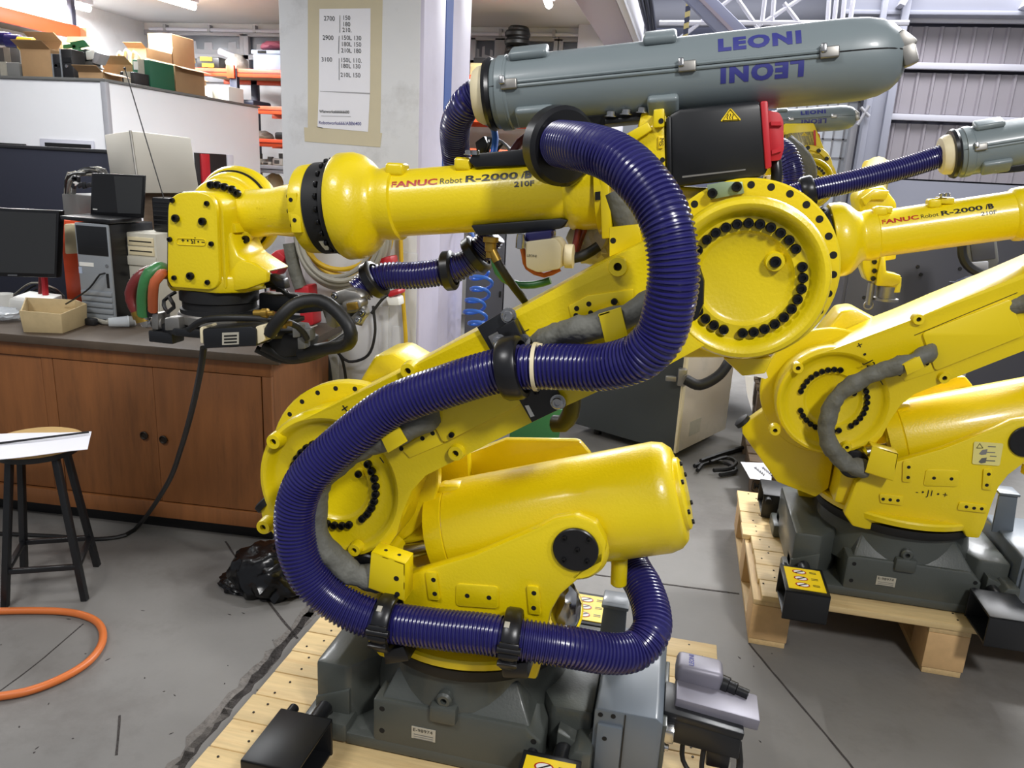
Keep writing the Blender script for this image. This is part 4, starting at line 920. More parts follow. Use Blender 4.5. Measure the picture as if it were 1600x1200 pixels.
mb.prism(poly([(532, 472), (560, 466), (566, 478), (556, 490), (536, 490)], 1.715), DY(.05), .008); mb.prism(poly([(548, 495), (566, 478), (572, 492), (560, 508), (546, 504)], 1.72), DY(.03), .004)
obj('connector_body', mb, 'steel_dull', ROB, F3)
obj('connector_knob', MB().prism(poly([(540, 474), (556, 472), (558, 484), (542, 486)], 1.705), DY(.02), .003), 'brass', ROB, F3)
for x, y in [(523, 462), (560, 499), (566, 488)]: bolt(ROB, W(x, y, 1.715), NY, .007, 'screw', hexbolt_mesh())
cab([(520, 490, 1.70), (522, 500, 1.69), (516, 478, 1.70)], .02, 'steel_dull', 'hose_clip', TP, 10)
# valve and hoses under the forearm
VU = obj('air_valve', MB().prism(poly(roundrect([(820, 378), (868, 372), (878, 384), (876, 420), (840, 426), (822, 418)], 5), 1.70), DY(.08), .008).lathe(W(872, 400, 1.74), (1, 0, .05), [(0, .022), (.016, .022), (.017, .027), (.035, .027), (.036, .02)], 24), 'cream', ROB, F3, label='cream plastic air valve under the forearm')
text('lettering', 'LEONI', .008, plane_fn(W(823, 401, 1.699), (1, 0, 0), (0, 0, 1)), 'text_black', VU)
obj('valve_neck', MB().prism(poly([(820, 364), (862, 360), (862, 374), (820, 378)], 1.71), DY(.06), .004), 'navy_hose', VU)
obj('fitting', MB().lathe(W(814, 366, 1.70), (0, 0, -1), [(0, .009), (.012, .011), (.03, .011), (.032, .007)], 12), 'steel', VU)
BR_ = obj('brass_elbow', MB().lathe(W(767, 371, 1.70), (0, 0, -1), [(0, .018), (.01, .018), (.012, .013), (.03, .013), (.032, .01), (.045, .01)], 14).cyl(W(768, 390, 1.70), W(777, 408, 1.70), .011, n=12), 'brass', ROB, F3)
cab([(776, 406, 1.70), (790, 430, 1.71), (808, 455, 1.74), (820, 470, 1.76)], .010, 'cable_black', 'air_hose', BR_)
cab([(770, 390, 1.78), (778, 425, 1.78), (800, 443, 1.78), (835, 445, 1.78), (860, 438, 1.78)], .009, 'pipe_green', 'air_hose', BR_)
cab([(812, 375, 1.72), (818, 395, 1.73), (824, 418, 1.76), (850, 430, 1.77), (875, 420, 1.78)], .006, 'cable_orange', 'air_hose', BR_)
cab([(905, 350, 1.78), (898, 385, 1.78), (886, 405, 1.78)], .008, 'pipe_red', 'air_hose', BR_); cab([(918, 346, 1.79), (908, 370, 1.79), (898, 400, 1.79)], .008, 'pipe_red', 'air_hose', BR_)
cab([(885, 405, 1.76), (910, 400, 1.76), (935, 385, 1.77)], .012, 'cable_black', 'air_hose', BR_)
mb = MB(); mb.ball(W(925, 375, 1.83), .05, (1, .6, 1.1), 3, None, .25, 5); obj('plastic_wrap', mb, 'bag_clear', ROB, F3)
obj('elbow_sleeve', MB().tube(smooth_path([W(960, 300, 1.72), W(972, 330, 1.72), W(978, 360, 1.74)], .02), .028, 12), 'sleeve', ROB, F3)
cab([(752, 186, 1.86), (768, 195, 1.86), (774, 215, 1.86), (770, 245, 1.84)], .008, 'cable_blue', 'air_hose', FA)
cab([(800, 240, 1.84), (812, 222, 1.84), (825, 212, 1.85), (838, 208, 1.86)], .010, 'pipe_red', 'air_hose', FA)
for k in range(4): cab([(755+k*6, 240, 1.88), (760+k*9, 215+k*3, 1.90), (785+k*5, 222+k*4, 1.90), (800, 240, 1.88)], .004, 'cable_black' if k % 2 else 'cable_grey', 'tool_cable', FA, 6)
obj('terminal_box', MB().prism(poly([(742, 222), (756, 212), (762, 224), (758, 240), (745, 241)], 1.87), DY(.04), .003), 'black_plastic', FA)

mb = MB(); mb.ball(W(884, 952, 1.66), .07, (.5, .5, 1.0), 3, None, .12, 9); obj('foil_wrap', mb, 'steel', TUR)
# ------------------------------------------------------------------ pallets
def pallet(label, x0, x1, y0, y1, zt, planks, runners, dx_front=0., nail=True, seed=1):
    t = thing('pallet', label, 'pallet', ((x0+x1)/2, (y0+y1)/2, 0)); rd = random.Random(seed)
    th = .022; n = planks; w = (y1-y0)/n
    for i in range(n):
        ya = y0+i*w; xa = x0+(dx_front if i < 4 else 0)+rd.uniform(-.004, .004); xb = x1+rd.uniform(-.006, .006)
        mb = MB().bb((xa, ya+.0015, zt-th-rd.uniform(0, .0015)), (xb, ya+w-.0015, zt-rd.uniform(0, .0015)), .0025)
        k = obj('plank', mb, 'pine', t, Matrix.Translation(((xa+xb)/2, ya+w/2, zt)))
        if nail:
            for xr in runners:
                for q in (-.025, .03):
                    bolt(k, (xr+rd.uniform(-.03, .03), ya+w/2+q+rd.uniform(-.012, .012), zt-.0008), (0, 0, 1), .0035, 'nail', shared('nail', lambda m: m.lathe((0, 0, 0), (0, 0, 1), [(0, 1), (.5, .9)], 8), 'nail'))
    hb = zt-th
    for xr in runners:
        rw = .065
        obj('stringer', MB().bb((xr-rw, y0+.006, hb-.02), (xr+rw, y1-.006, hb-.0005), .002), 'pine_y', t)
        obj('runner', MB().bb((xr-rw+.004, y0+.008, 0), (xr+rw-.004, y1-.008, .022), .002), 'pine_y', t)
        for yb in (y0+.075, (y0+y1)/2, y1-.075):
            obj('block', MB().bb((xr-rw, yb-.07, .0225), (xr+rw, yb+.07, hb-.0205), .003), 'pine_end', t)
    return t
pallet('pale pine pallet under the nearest robot', -1.035, .235, 1.12, 2.27, ZB-.001, 11, (-.97, -.40, .17), 0, True, 3)
pallet('pale pine pallet under the right-hand robot', .355, 1.75, 2.535, 3.50, ROOT2.z-.001, 8, (.43, 1.0, 1.62), .035, True, 5)

# ------------------------------------------------------------------ further robots, posed copies
SKIP = {HOSE, HR, HR0, BP, VU, BR_, TP}
SKIPN = {'inner_plate', 'tilted_washer', 'strip_label', 'tool_connector', 'connector_body', 'connector_knob', 'plastic_wrap', 'elbow_sleeve', 'terminal_box', 'air_hose', 'tool_cable', 'connector_bracket', 'foil_wrap', 'bracket_bolt', 'top_bracket', 'bottom_bracket'}
def copy_robot(root, da, db, label, rz=0., skip=(), plain=False):
    nF0 = Matrix.Translation(root)
    j2 = nF0 @ F0.inverted() @ J2
    nF2 = Matrix.Translation(j2) @ Matrix.Rotation(-(LA+da), 4, 'Y')
    nF3 = Matrix.Translation(nF2 @ (F2.inverted() @ J3)) @ Matrix.Rotation(-db, 4, 'Y')
    mp = {0: nF0, 2: nF2, 3: nF3}
    r = ROB.copy(); COL.objects.link(r); r['label'] = label
    r.matrix_world = nF0; WF[r] = nF0
    new = {}
    for ch in list(ROB.children):
        if ch in SKIP or ch.name.split('.')[0] in SKIPN or ch.name.split('.')[0] == 'screw' or ch.name.split('.')[0] in skip: continue
        c = ch.copy(); COL.objects.link(c); c.parent = r
        F = WF[ch]; k = 0 if F == F0 else 2 if F == F2 else 3
        c.matrix_local = nF0.inverted() @ mp[k]; WF[c] = mp[k]; new[ch] = c
        for g in list(ch.children):
            if g in SKIP or g.name.split('.')[0] in SKIPN: continue
            if plain and g.name.split('.')[0] in ('bolt_hole', 'print_line', 'pictogram'): continue
            d = g.copy(); COL.objects.link(d); d.parent = c; WF[d] = mp[k] @ F.inverted() @ WF[g]; new[g] = d
    return r, new
ROB2, N2 = copy_robot(ROOT2, radians(-2.0), radians(5.6), 'yellow six-axis robot on the right with grey cable sleeve, cut by the frame edge')
for o_ in list(N2[FK2].children):
    if o_.name.split('.')[0] in ('warning_label', 'pictogram', 'print_line'): bpy.data.objects.remove(o_)
fork_label(N2[FK1], -.345, -.50, -.315, lambda x, y, z: ROOT2+Vector((x, y, z)))
# the right robot's conduit hose runs straight back to the left
CN2 = N2[CON]; cf = WF[CN2]; q0 = cf @ F3.inverted() @ (C0+cdv*cx_t(748))
mb = MB(); y0 = q0.y
mb.hose([q0, q0.lerp(W(1420, 262, y0), .35)+Vector((0, 0, 0)), W(1400, 266, y0-.02), W(1330, 284, y0-.05), W(1270, 297, y0-.07), W(1210, 314, y0-.09), W(1120, 350, y0-.1)], .0365, .0085, .004, 24)
HR2 = obj('rear_hose', mb, 'navy_hose', ROB2, WF[ROB2], label='navy ribbed hose from the conduit of the right robot')
a = W(1262, 299, y0-.07); clampring(a, W(1240, 305, y0-.07)-a, .047, .045, 'hose_ring', HR2, 28)
wl_ = obj('warning_label', MB().prism([N_ for N_ in poly(roundrect([(1522, 690), (1568, 693), (1562, 728), (1519, 725)], 3), ROOT2.y-.2435)], DY(.002)), 'label_pale', N2[TUR])
yl = ROOT2.y-.2445
obj('warning_triangle', MB().tube(poly([(1531, 693), (1536, 700), (1526, 700)], yl), .0012, 5, closed=True), 'text_black', N2[TUR])
for i, (x, y, w) in enumerate([(1550, 697, 12), (1548, 706, 14), (1552, 712, 10), (1548, 719, 14)]): obj('print_line', MB().prism(poly([(x-w/2, y), (x+w/2, y+.6), (x+w/2, y+2), (x-w/2, y+1.4)], yl), DY(.001)), 'junk_grey', N2[TUR])
for x, y in [(1537, 706), (1536, 719)]: obj('pictogram', MB().prism(poly([(x-7, y+3), (x-2, y-3), (x+6, y-4), (x+4, y+4), (x-3, y+5)], yl), DY(.001)), 'junk_grey', N2[TUR])
# robots further back
nose = F3.inverted() @ C1
tgt = W(1337, 182, 5.85); ROOT3 = ROOT+(tgt-C1)
ROB3, N3 = copy_robot(ROOT3, 0, radians(-.5), 'yellow robot far behind the nearest one, only its conduit and elbow showing', 0, (), True)
cn3 = N3[CON]
mb = MB()
mb.hose([W(1205, 225, 5.5), W(1228, 240, 5.3), W(1240, 275, 5.25), W(1236, 320, 5.3)], .07, .018, .008, 20)
obj('dress_hose', mb, 'navy_hose', ROB3, WF[ROB3])
mb = MB(); mb.prism(poly([(1225, 193), (1272, 192), (1297, 255), (1296, 300), (1270, 330), (1220, 330)], 5.75), DY(.12), .01); hb3 = obj('elbow_cover', mb, 'yellow', ROB3, WF[ROB3])
mb = MB(); mb.lathe(W(1262, 265, 5.745), NY, [(0, .16), (.015, .155), (.015, .125), (.004, .12)], 32, capb=False); obj('gear_cover', mb, 'yellow', hb3)
for a in range(0, 360, 30): bolt(hb3, W(1262+34*cos(radians(a)), 265+34*sin(radians(a)), 5.73), NY, .014)
mb = MB(); mb.tube(smooth_path([W(1228, 222, 5.5), W(1248, 240, 5.48), W(1262, 262, 5.5), W(1262, 290, 5.55)], .03), .055, 12); obj('cable_sleeve', mb, 'sleeve', ROB3, WF[ROB3])

for x in (1373, 1448, 1530):
    p_ = WF[N2[FA]] @ F3.inverted() @ on_cyl(P0, fd, .084, tx(430+(x-1300)*1.42), radians(75)); obj('lug', MB().box(p_, (.05, .05, .022), None, .006), 'yellow', N2[FA])
r4 = thing('industrial_robot', 'small-looking yellow robot wrist hanging down behind the right robot', 'robot', Vector((1.30, 6.4, 0)))
Y4 = 4.3
obj('pedestal', MB().lathe((1.30, 6.4, 0), (0, 0, 1), [(0, .35), (.1, .33), (.35, .26), (.4, .26)], 24), 'grey_cast', r4)
obj('link_arm', MB().prism([Vector((1.2, 6.3, .38)), Vector((1.4, 6.3, .38)), Vector((1.38, 6.15, 1.8)), Vector((1.22, 6.15, 1.8))], (0, .25, 0), .03), 'yellow', r4)
e0 = W(1365, 318, Y4)
obj('upper_arm', MB().tube([Vector((1.3, 6.25, 1.74)), Vector((e0.x+.05, 4.7, e0.z+.04)), e0], .085, 16), 'yellow', r4)
el = obj('elbow_case', MB().prism(poly([(1338, 305), (1352, 294), (1382, 290), (1403, 318), (1400, 340), (1345, 345)], Y4-.06), DY(.2), .02).prism(poly([(1346, 310), (1365, 296), (1390, 298), (1385, 312), (1362, 312), (1352, 322)], Y4-.09), DY(.05), .006), 'yellow', r4)
fa4 = obj('forearm', MB().prism(poly([(1342, 370), (1372, 385), (1376, 400), (1374, 425), (1368, 440), (1355, 440), (1348, 420)], Y4-.05), DY(.14), .012).prism(poly([(1375, 345), (1405, 345), (1400, 405), (1380, 408)], Y4+.05), DY(.12), .006), 'yellow', r4)
obj('side_lug', MB().prism(poly([(1328, 385), (1342, 386), (1342, 404), (1329, 403)], Y4-.03), DY(.08), .004), 'steel_dull', fa4)
for x, y in [(1357, 402), (1366, 409), (1366, 423), (1364, 435), (1337, 395)]: bolt(fa4, W(x, y, Y4-.055), NY, .012)
w4 = obj('wrist_head', MB().prism(poly([(1370, 432), (1378, 396), (1384, 400), (1385, 425), (1408, 430), (1407, 443), (1395, 448), (1369, 447)], Y4-.07), DY(.12), .008).lathe(W(1392, 432, Y4), (0, 0, -1), [(0, .05), (.04, .055), (.075, .055)], 20), 'yellow', r4)
obj('tool_flange', MB().lathe(W(1387, 447, Y4-.01), (0, 0, -1), [(0, .05), (.06, .048), (.062, .062), (.075, .062)], 24), 'steel_dull', w4)
obj('air_cylinder', MB().cyl(W(1362, 442, Y4-.02), W(1357, 476, Y4-.02), .018, n=12).ring(W(1357, 477, Y4-.02), (0, 1, .2), .022, .005, 16, 6), 'steel_dull', w4)
# ------------------------------------------------------------------ workbench and what stands on it
BZ = .84
bA = G(0, 518, BZ); bB = G(410, 553, BZ); bd = (bB-bA); bd.z = 0; bd.normalize(); bn = Vector((bd.y, -bd.x, 0))   # bn points to the camera side
if bn.y > 0: bn = -bn
def BP_(x, y, off=0.):
    p0 = bA+bn*off; d = ray(x, y); return CAM+d*((p0-CAM).dot(bn)/d.dot(bn))
def BL(u, d, z): return Vector((bA.x, bA.y, 0))+bd*u-bn*d+Vector((0, 0, z))     # along the front, back from it, up
BR = Matrix(((bd.x, -bn.x, 0), (bd.y, -bn.y, 0), (0, 0, 1)))
def bbx(u0, u1, d0, d1, z0, z1, bev=.003): return MB().box(BL((u0+u1)/2, (d0+d1)/2, (z0+z1)/2), (u1-u0, d1-d0, z1-z0), BR, bev)
def bu(x, y): return (BP_(x, y)-bA).dot(bd)
U0, U1 = -.55, bu(421, 560)
wk = thing('bench_cabinet', 'long worn orange-brown wooden bench cabinet with flush doors', 'cabinet', BL((U0+U1)/2, .3, 0))
obj('carcass', bbx(U0, U1, .03, .62, .10, .80), 'bench_wood', wk)
obj('toe_kick', bbx(U0+.05, U1-.05, .08, .6, 0, .10), 'black_matte', wk)
obj('top_rail', bbx(U0, U1, .004, .03, .745, .805), 'bench_wood', wk)
obj('bottom_rail', bbx(U0, U1, .0, .035, .085, .155), 'bench_wood', wk)
d0, d1, d2, d3, d4 = bu(58, 545), bu(76, 545), bu(235, 560), bu(407, 568), U1
obj('stile', bbx(d0, d1, .012, .03, .155, .745), 'bench_wood', wk); obj('stile', bbx(d3, d4, .006, .03, .155, .745), 'bench_wood', wk)
for a, b, off, kx in [(U0+.03, d0-.003, .016, None), (d1+.004, d2-.0015, .010, (224, 681)), (d2+.0015, d3-.004, .006, (255, 687))]:
    dr = obj('door', bbx(a, b, off, off+.03, .16, .742, .002), 'bench_wood', wk)
    if kx:
        k = BP_(*kx); obj('knob', MB().lathe(k-bn*(off-.002), bn, [(0, .012), (.002, .0175), (.006, .018), (.008, .015), (.003, .011), (.003, .0001)], 20, capb=False), 'nail', dr)
wt_ = obj('worktop', bbx(U0, U1+.05, -.025, .68, .805, BZ, .005), 'bench_top', None, label='dark stained worktop of the wooden bench', cat='worktop')
def bench_px(x, y, z=BZ): return G(x, y, z)
def pbox(quad, Y, dep, m, name, parent=None, bev=.004, **kw): return obj(name, MB().prism(poly(quad, Y), DY(dep), bev), m, parent, **kw)
def sbox(x0, x1, ytop, Y, z0, dep, bev=.004, ty=None):       # upright box: pixel left/right/top at depth Y, standing on z0
    a = W(x0, ytop, Y); b = W(x1, ty if ty is not None else ytop, Y); zt = (a.z+b.z)/2
    return MB().bb((a.x, Y, z0), (b.x, Y+dep, zt), bev), a.x, b.x, zt
# monitor
mo = thing('monitor', 'dark flat-screen monitor at the left end of the bench', 'monitor', bench_px(-30, 470))
mq = [(-70, 322), (92, 329), (88, 434), (-68, 430)]
obj('casing', MB().prism(poly(mq, 2.97), DY(.035), .004), 'black_plastic', mo)
obj('screen', MB().prism(poly([(-68, 327), (88, 334), (85, 428), (-66, 424)], 2.968), DY(.004)), 'screen_matte', mo)
obj('badge', MB().prism(poly([(12, 429), (27, 429), (27, 431), (12, 431)], 2.967), DY(.002)), 'steel', mo)
b = W(-45, 420, 3.02); obj('stand', MB().bb((b.x-.03, 3.0, BZ+.01), (b.x+.03, 3.05, 1.1), .004), 'black_plastic', mo); obj('foot', MB().bb((b.x-.13, 3.0, BZ), (b.x+.10, 3.16, BZ+.014), .005), 'black_plastic', mo)
# silver and black tower
tw = thing('desktop_tower', 'silver and black desktop tower with a black cable plugged into its front', 'computer', bench_px(150, 503))
Yt = 2.90; mb, xa, xb, zt = sbox(119, 171, 349, Yt, BZ, .28, .004)
obj('case', mb, 'black_plastic', tw)
def tz(y): return W(145, y, Yt).z
obj('front_bezel', MB().bb((xa, Yt-.012, BZ), (xb, Yt, zt), .004), 'silver_pc', tw)
obj('drive_bay', MB().bb((xa+.008, Yt-.015, tz(398)), (xb-.008, Yt-.01, tz(353)), .001), 'black_paint', tw)
for y in (375, 385): obj('bay_line', MB().bb((xa+.01, Yt-.0155, tz(y)), (xb-.01, Yt-.0145, tz(y)+.001)), 'junk_dark', tw)
obj('floppy_slot', MB().bb((xa+.008, Yt-.014, tz(416)), (xa+.08, Yt-.011, tz(410))), 'white_print', tw)
obj('power_button', MB().lathe(Vector((xb-.02, Yt-.012, tz(413))), NY, [(0, .008), (.004, .007)], 14), 'steel', tw)
obj('port_panel', MB().bb((xb-.028, Yt-.014, tz(447)), (xb-.016, Yt-.011, tz(425))), 'black_matte', tw)
for k in range(5): obj('vent_bar', MB().bb((xa+.006, Yt-.020, tz(460+k*9)), (xb-.006, Yt-.010, tz(453+k*9)), .003), 'silver_pc', tw)
obj('sticker', MB().bb((xa+.002, Yt-.0135, tz(428)), (xa+.018, Yt-.012, tz(418))), 'crate_blue', tw)
mb = MB(); mb.cable([W(164, 427, Yt-.02), W(156, 429, Yt-.05), W(140, 450, Yt-.06), W(118, 466, Yt-.06), W(103, 475, Yt-.03)], .004, 6, .02); obj('front_cable', mb, 'cable_black', tw)
# beige tower
bt = thing('desktop_tower', 'yellowed beige desktop tower under the small black radio', 'computer', bench_px(215, 500))
Yb = 3.0; mb, xa, xb, zt = sbox(196, 243, 364, Yb, BZ, .42, .006)
obj('case', mb, 'beige_pc', bt); bz = lambda y: W(210, y, Yb).z
for i, (y0, y1) in enumerate([(370, 383), (385, 398)]):
    dv = obj('optical_drive', MB().bb((xa+.012, Yb-.006, bz(y1)), (xb-.012, Yb+.002, bz(y0)), .002), 'cream', bt)
    obj('drive_slot', MB().bb((xa+.02, Yb-.0065, bz((y0+y1)/2+1)), (xb-.02, Yb-.005, bz((y0+y1)/2-1))), 'hole', dv)
obj('bezel_step', MB().bb((xa+.004, Yb-.008, bz(414)), (xb-.004, Yb, bz(400)), .003), 'beige_pc', bt)
mb = MB(); mb.lathe(Vector(((xa+xb)/2-.01, Yb+.004, bz(430))), NY, [(0, .045), (.006, .045)], 24, ry=.25); obj('handle_recess', mb, 'junk_dark', bt)
obj('lower_bezel', MB().bb((xa+.004, Yb-.010, BZ+.003), (xb-.004, Yb, bz(436)), .004), 'beige_pc', bt)
bt_top = zt
# laptop on the towers
lt = thing('laptop', 'open black laptop standing on the silver and black tower', 'laptop', W(170, 345, 3.0))
ztw = W(145, 349, 2.90).z
lb = [W(95, 346, 2.92), W(172, 350, 2.88), W(222, 345, 3.1), W(140, 340, 3.12)]; lb = [Vector((p.x, p.y, ztw+.004)) for p in lb]
obj('keyboard_base', MB().prism(lb, (0, 0, .018), .003), 'black_plastic', lt)
obj('screen_lid', MB().prism(poly([(143, 270), (226, 274), (223, 341), (141, 336)], 3.08), DY(.012), .003), 'black_plastic', lt)
obj('screen', MB().prism(poly([(146, 273), (223, 277), (220, 334), (144, 331)], 3.079), DY(.002)), 'screen', lt)
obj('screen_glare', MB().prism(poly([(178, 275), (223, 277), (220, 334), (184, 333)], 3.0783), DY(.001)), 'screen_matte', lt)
obj('badge', MB().prism(poly([(145, 326), (152, 326.5), (152, 328), (145, 327.5)], 3.0775), DY(.001)), 'white_print', lt)
# radio with its whip aerial
ra = thing('radio', 'small black radio with a long whip aerial on the beige tower', 'radio', Vector((W(247, 357, 3.1).x, 3.1, bt_top)))
mb, xa, xb, zt = sbox(236, 268, 309, 3.1, bt_top+.001, .10, .008); obj('body', mb, 'black_plastic', ra)
for k in range(6): obj('grille_bar', MB().bb((xa+.01, 3.095, bt_top+.03+.02*k), (xb-.01, 3.1, bt_top+.036+.02*k)), 'junk_dark', ra)
obj('aerial', MB().tube([W(256, 310, 3.12), W(195, 107, 3.12)], .0025, 6).ball(W(195, 107, 3.12), .006), 'junk_dark', ra)
# grey box behind with looms
xg = W(98, 330, 3.3); mb, xa, xb, zt = sbox(96, 142, 304, 3.3, BZ, .2, .006)
obj('grey_case', mb, 'junk_grey', None, label='pale grey metal case behind the laptop', cat='case')
cl = thing('cable_bundle', 'tangled bundle of grey cables on the case behind the laptop', 'cables', Vector((W(140, 300, 3.3).x, 3.35, zt)))
rd = random.Random(4)
for k in range(14):
    mb = MB(); x0 = rd.uniform(100, 118); h = rd.uniform(0, 26)
    mb.cable([W(x0, 306, 3.32), W(x0+4, 285-h*.6, 3.33+rd.uniform(-.05, .05)), W(130+rd.uniform(-6, 10), 264+h*.4, 3.36), W(155+rd.uniform(-8, 10), 262+h*.5, 3.34), W(172, 275+h, 3.36)], .006, 6, .03); obj('cable', mb, rd.choice(['cable_grey', 'cable_grey', 'junk_grey', 'cable_black']), cl)
for k in range(8): obj('connector', MB().box(W(rd.uniform(108, 140), rd.uniform(275, 300), 3.28), (.02, .015, .03), Matrix.Rotation(rd.uniform(0, 3), 3, 'Y'), .003), rd.choice(['junk_dark', 'white_print']), cl)
mb, xa, xb, zt = sbox(92, 121, 344, 3.18, BZ, .12, .004); ob_ = obj('orange_case', mb, 'orange_beam', None, label='orange plastic case between monitor and tower', cat='case')
obj('cream_panel', MB().prism(poly(roundrect([(100, 350), (122, 350), (123, 396), (102, 397)], 3), 3.12), DY(.03), .003), 'cream', ob_)
# bits below the monitor
rt = thing('red_tool', 'red handled clamp standing under the monitor', 'tool', bench_px(72, 462))
obj('handle', MB().tube([Vector((W(70, 435, 3.1).x, 3.1, 1.02)), Vector((W(76, 463, 3.1).x, 3.08, BZ+.01))], .014, 8), 'red', rt); obj('arm', MB().tube([Vector((W(60, 440, 3.1).x, 3.12, 1.0)), Vector((W(62, 465, 3.1).x, 3.1, BZ+.01))], .010, 8), 'pipe_red', rt)
dl = thing('desk_cables', 'loose black cables lying behind the white flat box', 'cables', bench_px(90, 468))
for k in range(6):
    mb = MB(); z = BZ+.01; mb.cable([G(20+k*10, 462+k, z), W(50+k*6, 442+k*4, 3.16), W(84+k*2, 450+k*3, 3.15), G(100, 463+k, z)], .0045, 6, .03); obj('cable', mb, 'cable_black' if k else 'cable_grey', dl)
wb_ = thing('flat_box', 'white flat router box beside the fabric tray', 'router', bench_px(55, 488))
q = [G(14, 485, BZ), G(66, 493, BZ), G(99, 478, BZ), G(48, 472, BZ)]
obj('body', MB().prism([p+Vector((0, 0, .001)) for p in q], (0, 0, .055), .005), 'white_print', wb_)
obj('corner_pad', MB().box(q[1]+Vector((0, .01, .045)), (.03, .02, .022), None, .004), 'black_matte', wb_)
ty = thing('tray', 'open shallow tray of stained tan cloth near the bench edge', 'tray', bench_px(85, 518))
q = [G(37, 519, BZ), G(98, 521, BZ), G(136, 507, BZ), G(120, 497, BZ), G(46, 497, BZ)]; ctr = sum(q, Vector())/5
mb = MB(); n = len(q)
for i in range(n):
    a, b = q[i], q[(i+1) % n]; mb.prism([a, b, b+(b-ctr)*.06+Vector((0, 0, .082+.01*(i % 2))), a+(a-ctr)*.06+Vector((0, 0, .082+.01*((i+1) % 2)))], (ctr-(a+b)/2).normalized()*.006, .001)
mb.prism([p+Vector((0, 0, .001)) for p in q], (0, 0, .004)); obj('tray_body', mb, 'tray_fabric', ty)
obj('plastic_bag', MB().ball(G(4, 500, BZ)+Vector((0, 0, .03)), .075, (1.2, .8, .36), 3, None, .16, 3), 'clear_plastic', None, label='crumpled clear plastic bag left of the cloth tray', cat='bag')
obj('paper_cup', MB().lathe(G(6, 484, BZ), (0, 0, 1), [(0, .035), (.075, .045), (.075, .042), (.01, .032)], 20), 'white_print', None, label='white cup at the left frame edge on the bench', cat='cup')
nz = thing('plastic_nozzle', 'clear plastic nozzle lying before the beige tower', 'nozzle', bench_px(190, 512))
a, b = G(170, 513, BZ)+Vector((0, 0, .027)), G(213, 511, BZ)+Vector((0, 0, .027))
obj('body', MB().lathe(a, b-a, [(0, .018), (.02, .02), (.08, .024), ((b-a).length*.7, .026), ((b-a).length*.72, .02), ((b-a).length, .02)], 18), 'clear_plastic', nz); obj('collar', MB().lathe(a, b-a, [((b-a).length*.74, .022), ((b-a).length*.95, .022)], 16), 'junk_grey', nz)
for i, (x, y, w, h, m, lab) in enumerate([(143, 508, .05, .03, 'junk_dark', 'small dark connector lying before the silver tower'), (160, 495, .05, .06, 'junk_grey', 'grey folded plastic sheet against the silver tower'), (130, 480, .04, .025, 'junk_grey', 'grey plug lying by the tower foot')]):
    p = G(x, y, BZ); obj('loose_connector', MB().box(p+Vector((0, 0, h/2)), (w, .03, h), Matrix.Rotation(.3*i, 3, 'Z'), .006), m, None, label=lab, cat='connector')
mb = MB(); mb.cable([G(140, 500, BZ)+Vector((0, 0, .012)), G(155, 506, BZ)+Vector((0, 0, .014)), G(168, 508, BZ)+Vector((0, 0, .012)), G(172, 500, BZ)+Vector((0, 0, .012))], .010, 8); obj('loose_cable', mb, 'cable_grey', None, label='short thick grey cable end before the towers', cat='cable')
# partition and tilted beige enclosure behind the bench
q0, q1 = W(-80, 229, 4.0), W(168, 236, 4.0)
pt = thing('partition_screen', 'dark navy fabric partition behind the bench', 'partition', ((q0.x+q1.x)/2, 4.0, 0))
obj('fabric_panel', MB().bb((q0.x, 4.0, .02), (q1.x, 4.05, q1.z-.01), .006), 'navy_cloth', pt); obj('top_rail', MB().bb((q0.x, 3.995, q1.z-.012), (q1.x, 4.055, q1.z+.008), .004), 'junk_dark', pt)
for x in (q0.x+.1, q1.x-.1): obj('foot', MB().bb((x-.03, 3.8, 0), (x+.03, 4.25, .03), .005), 'junk_dark', pt)
be = thing('machine_enclosure', 'tilted beige sheet-metal enclosure behind the towers', 'enclosure', W(260, 300, 3.5)*1)
f4 = [W(204, 204, 3.45), W(298, 215, 3.45), W(312, 302, 3.40), W(218, 302, 3.40)]; s4 = [W(163, 210, 3.75), W(204, 204, 3.45), W(218, 302, 3.40), W(178, 296, 3.72)]
bv = Vector((s4[0].x-s4[1].x, .30, 0)); obj('shell', MB().prism(f4, s4[0]-f4[0], .006), 'beige_metal', be)
obj('edge_strip', MB().tube([f4[0]+Vector((0, -.002, 0)), f4[3]+Vector((0, -.002, 0))], .006, 6), 'steel_dull', be)
p = (f4[2]+f4[3])/2; obj('stand', MB().bb((p.x-.2, 3.45, 0), (p.x+.15, 3.72, p.z-.0), .01), 'old_wood', be)

# ------------------------------------------------------------------ stool, paper, floor hose, cable, bag
ft = [G(8, 948, 0), G(38, 893, 0), G(133, 938, 0), G(152, 884, 0)]
sc = sum(ft, Vector())/4; sh = .57
st = thing('stool', 'round wooden stool on four black square-tube legs', 'stool', sc)
tops = [sc+(p-sc)*.55+Vector((0, 0, sh-.03)) for p in ft]
for p, t_ in zip(ft, tops):
    d = (t_-p); Rr = frame_from(d, (1, .2, 0)); obj('leg', MB().box((p+t_)/2, (.022, .022, d.length), Rr, .002), 'black_paint', st)
mid = lambda i, k: ft[i].lerp(tops[i], k)
for i, j, k in [(0, 1, .24), (2, 3, .24), (0, 2, .24), (1, 3, .24)]:
    a, b = mid(i, k), mid(j, k); obj('rung', MB().box((a+b)/2, (.018, .018, (b-a).length), frame_from(b-a, (0, 0, 1)), .002), 'black_paint', st)
obj('seat_ring', MB().lathe(sc+Vector((0, 0, sh-.035)), (0, 0, 1), [(0, .135), (.02, .14), (.022, .13)], 32), 'black_paint', st)
obj('seat', MB().lathe(sc+Vector((0, 0, sh-.012)), (0, 0, 1), [(0, .145), (.006, .152), (.016, .150), (.02, .14)], 40), 'stool_wood', st)
zs = sh+.014
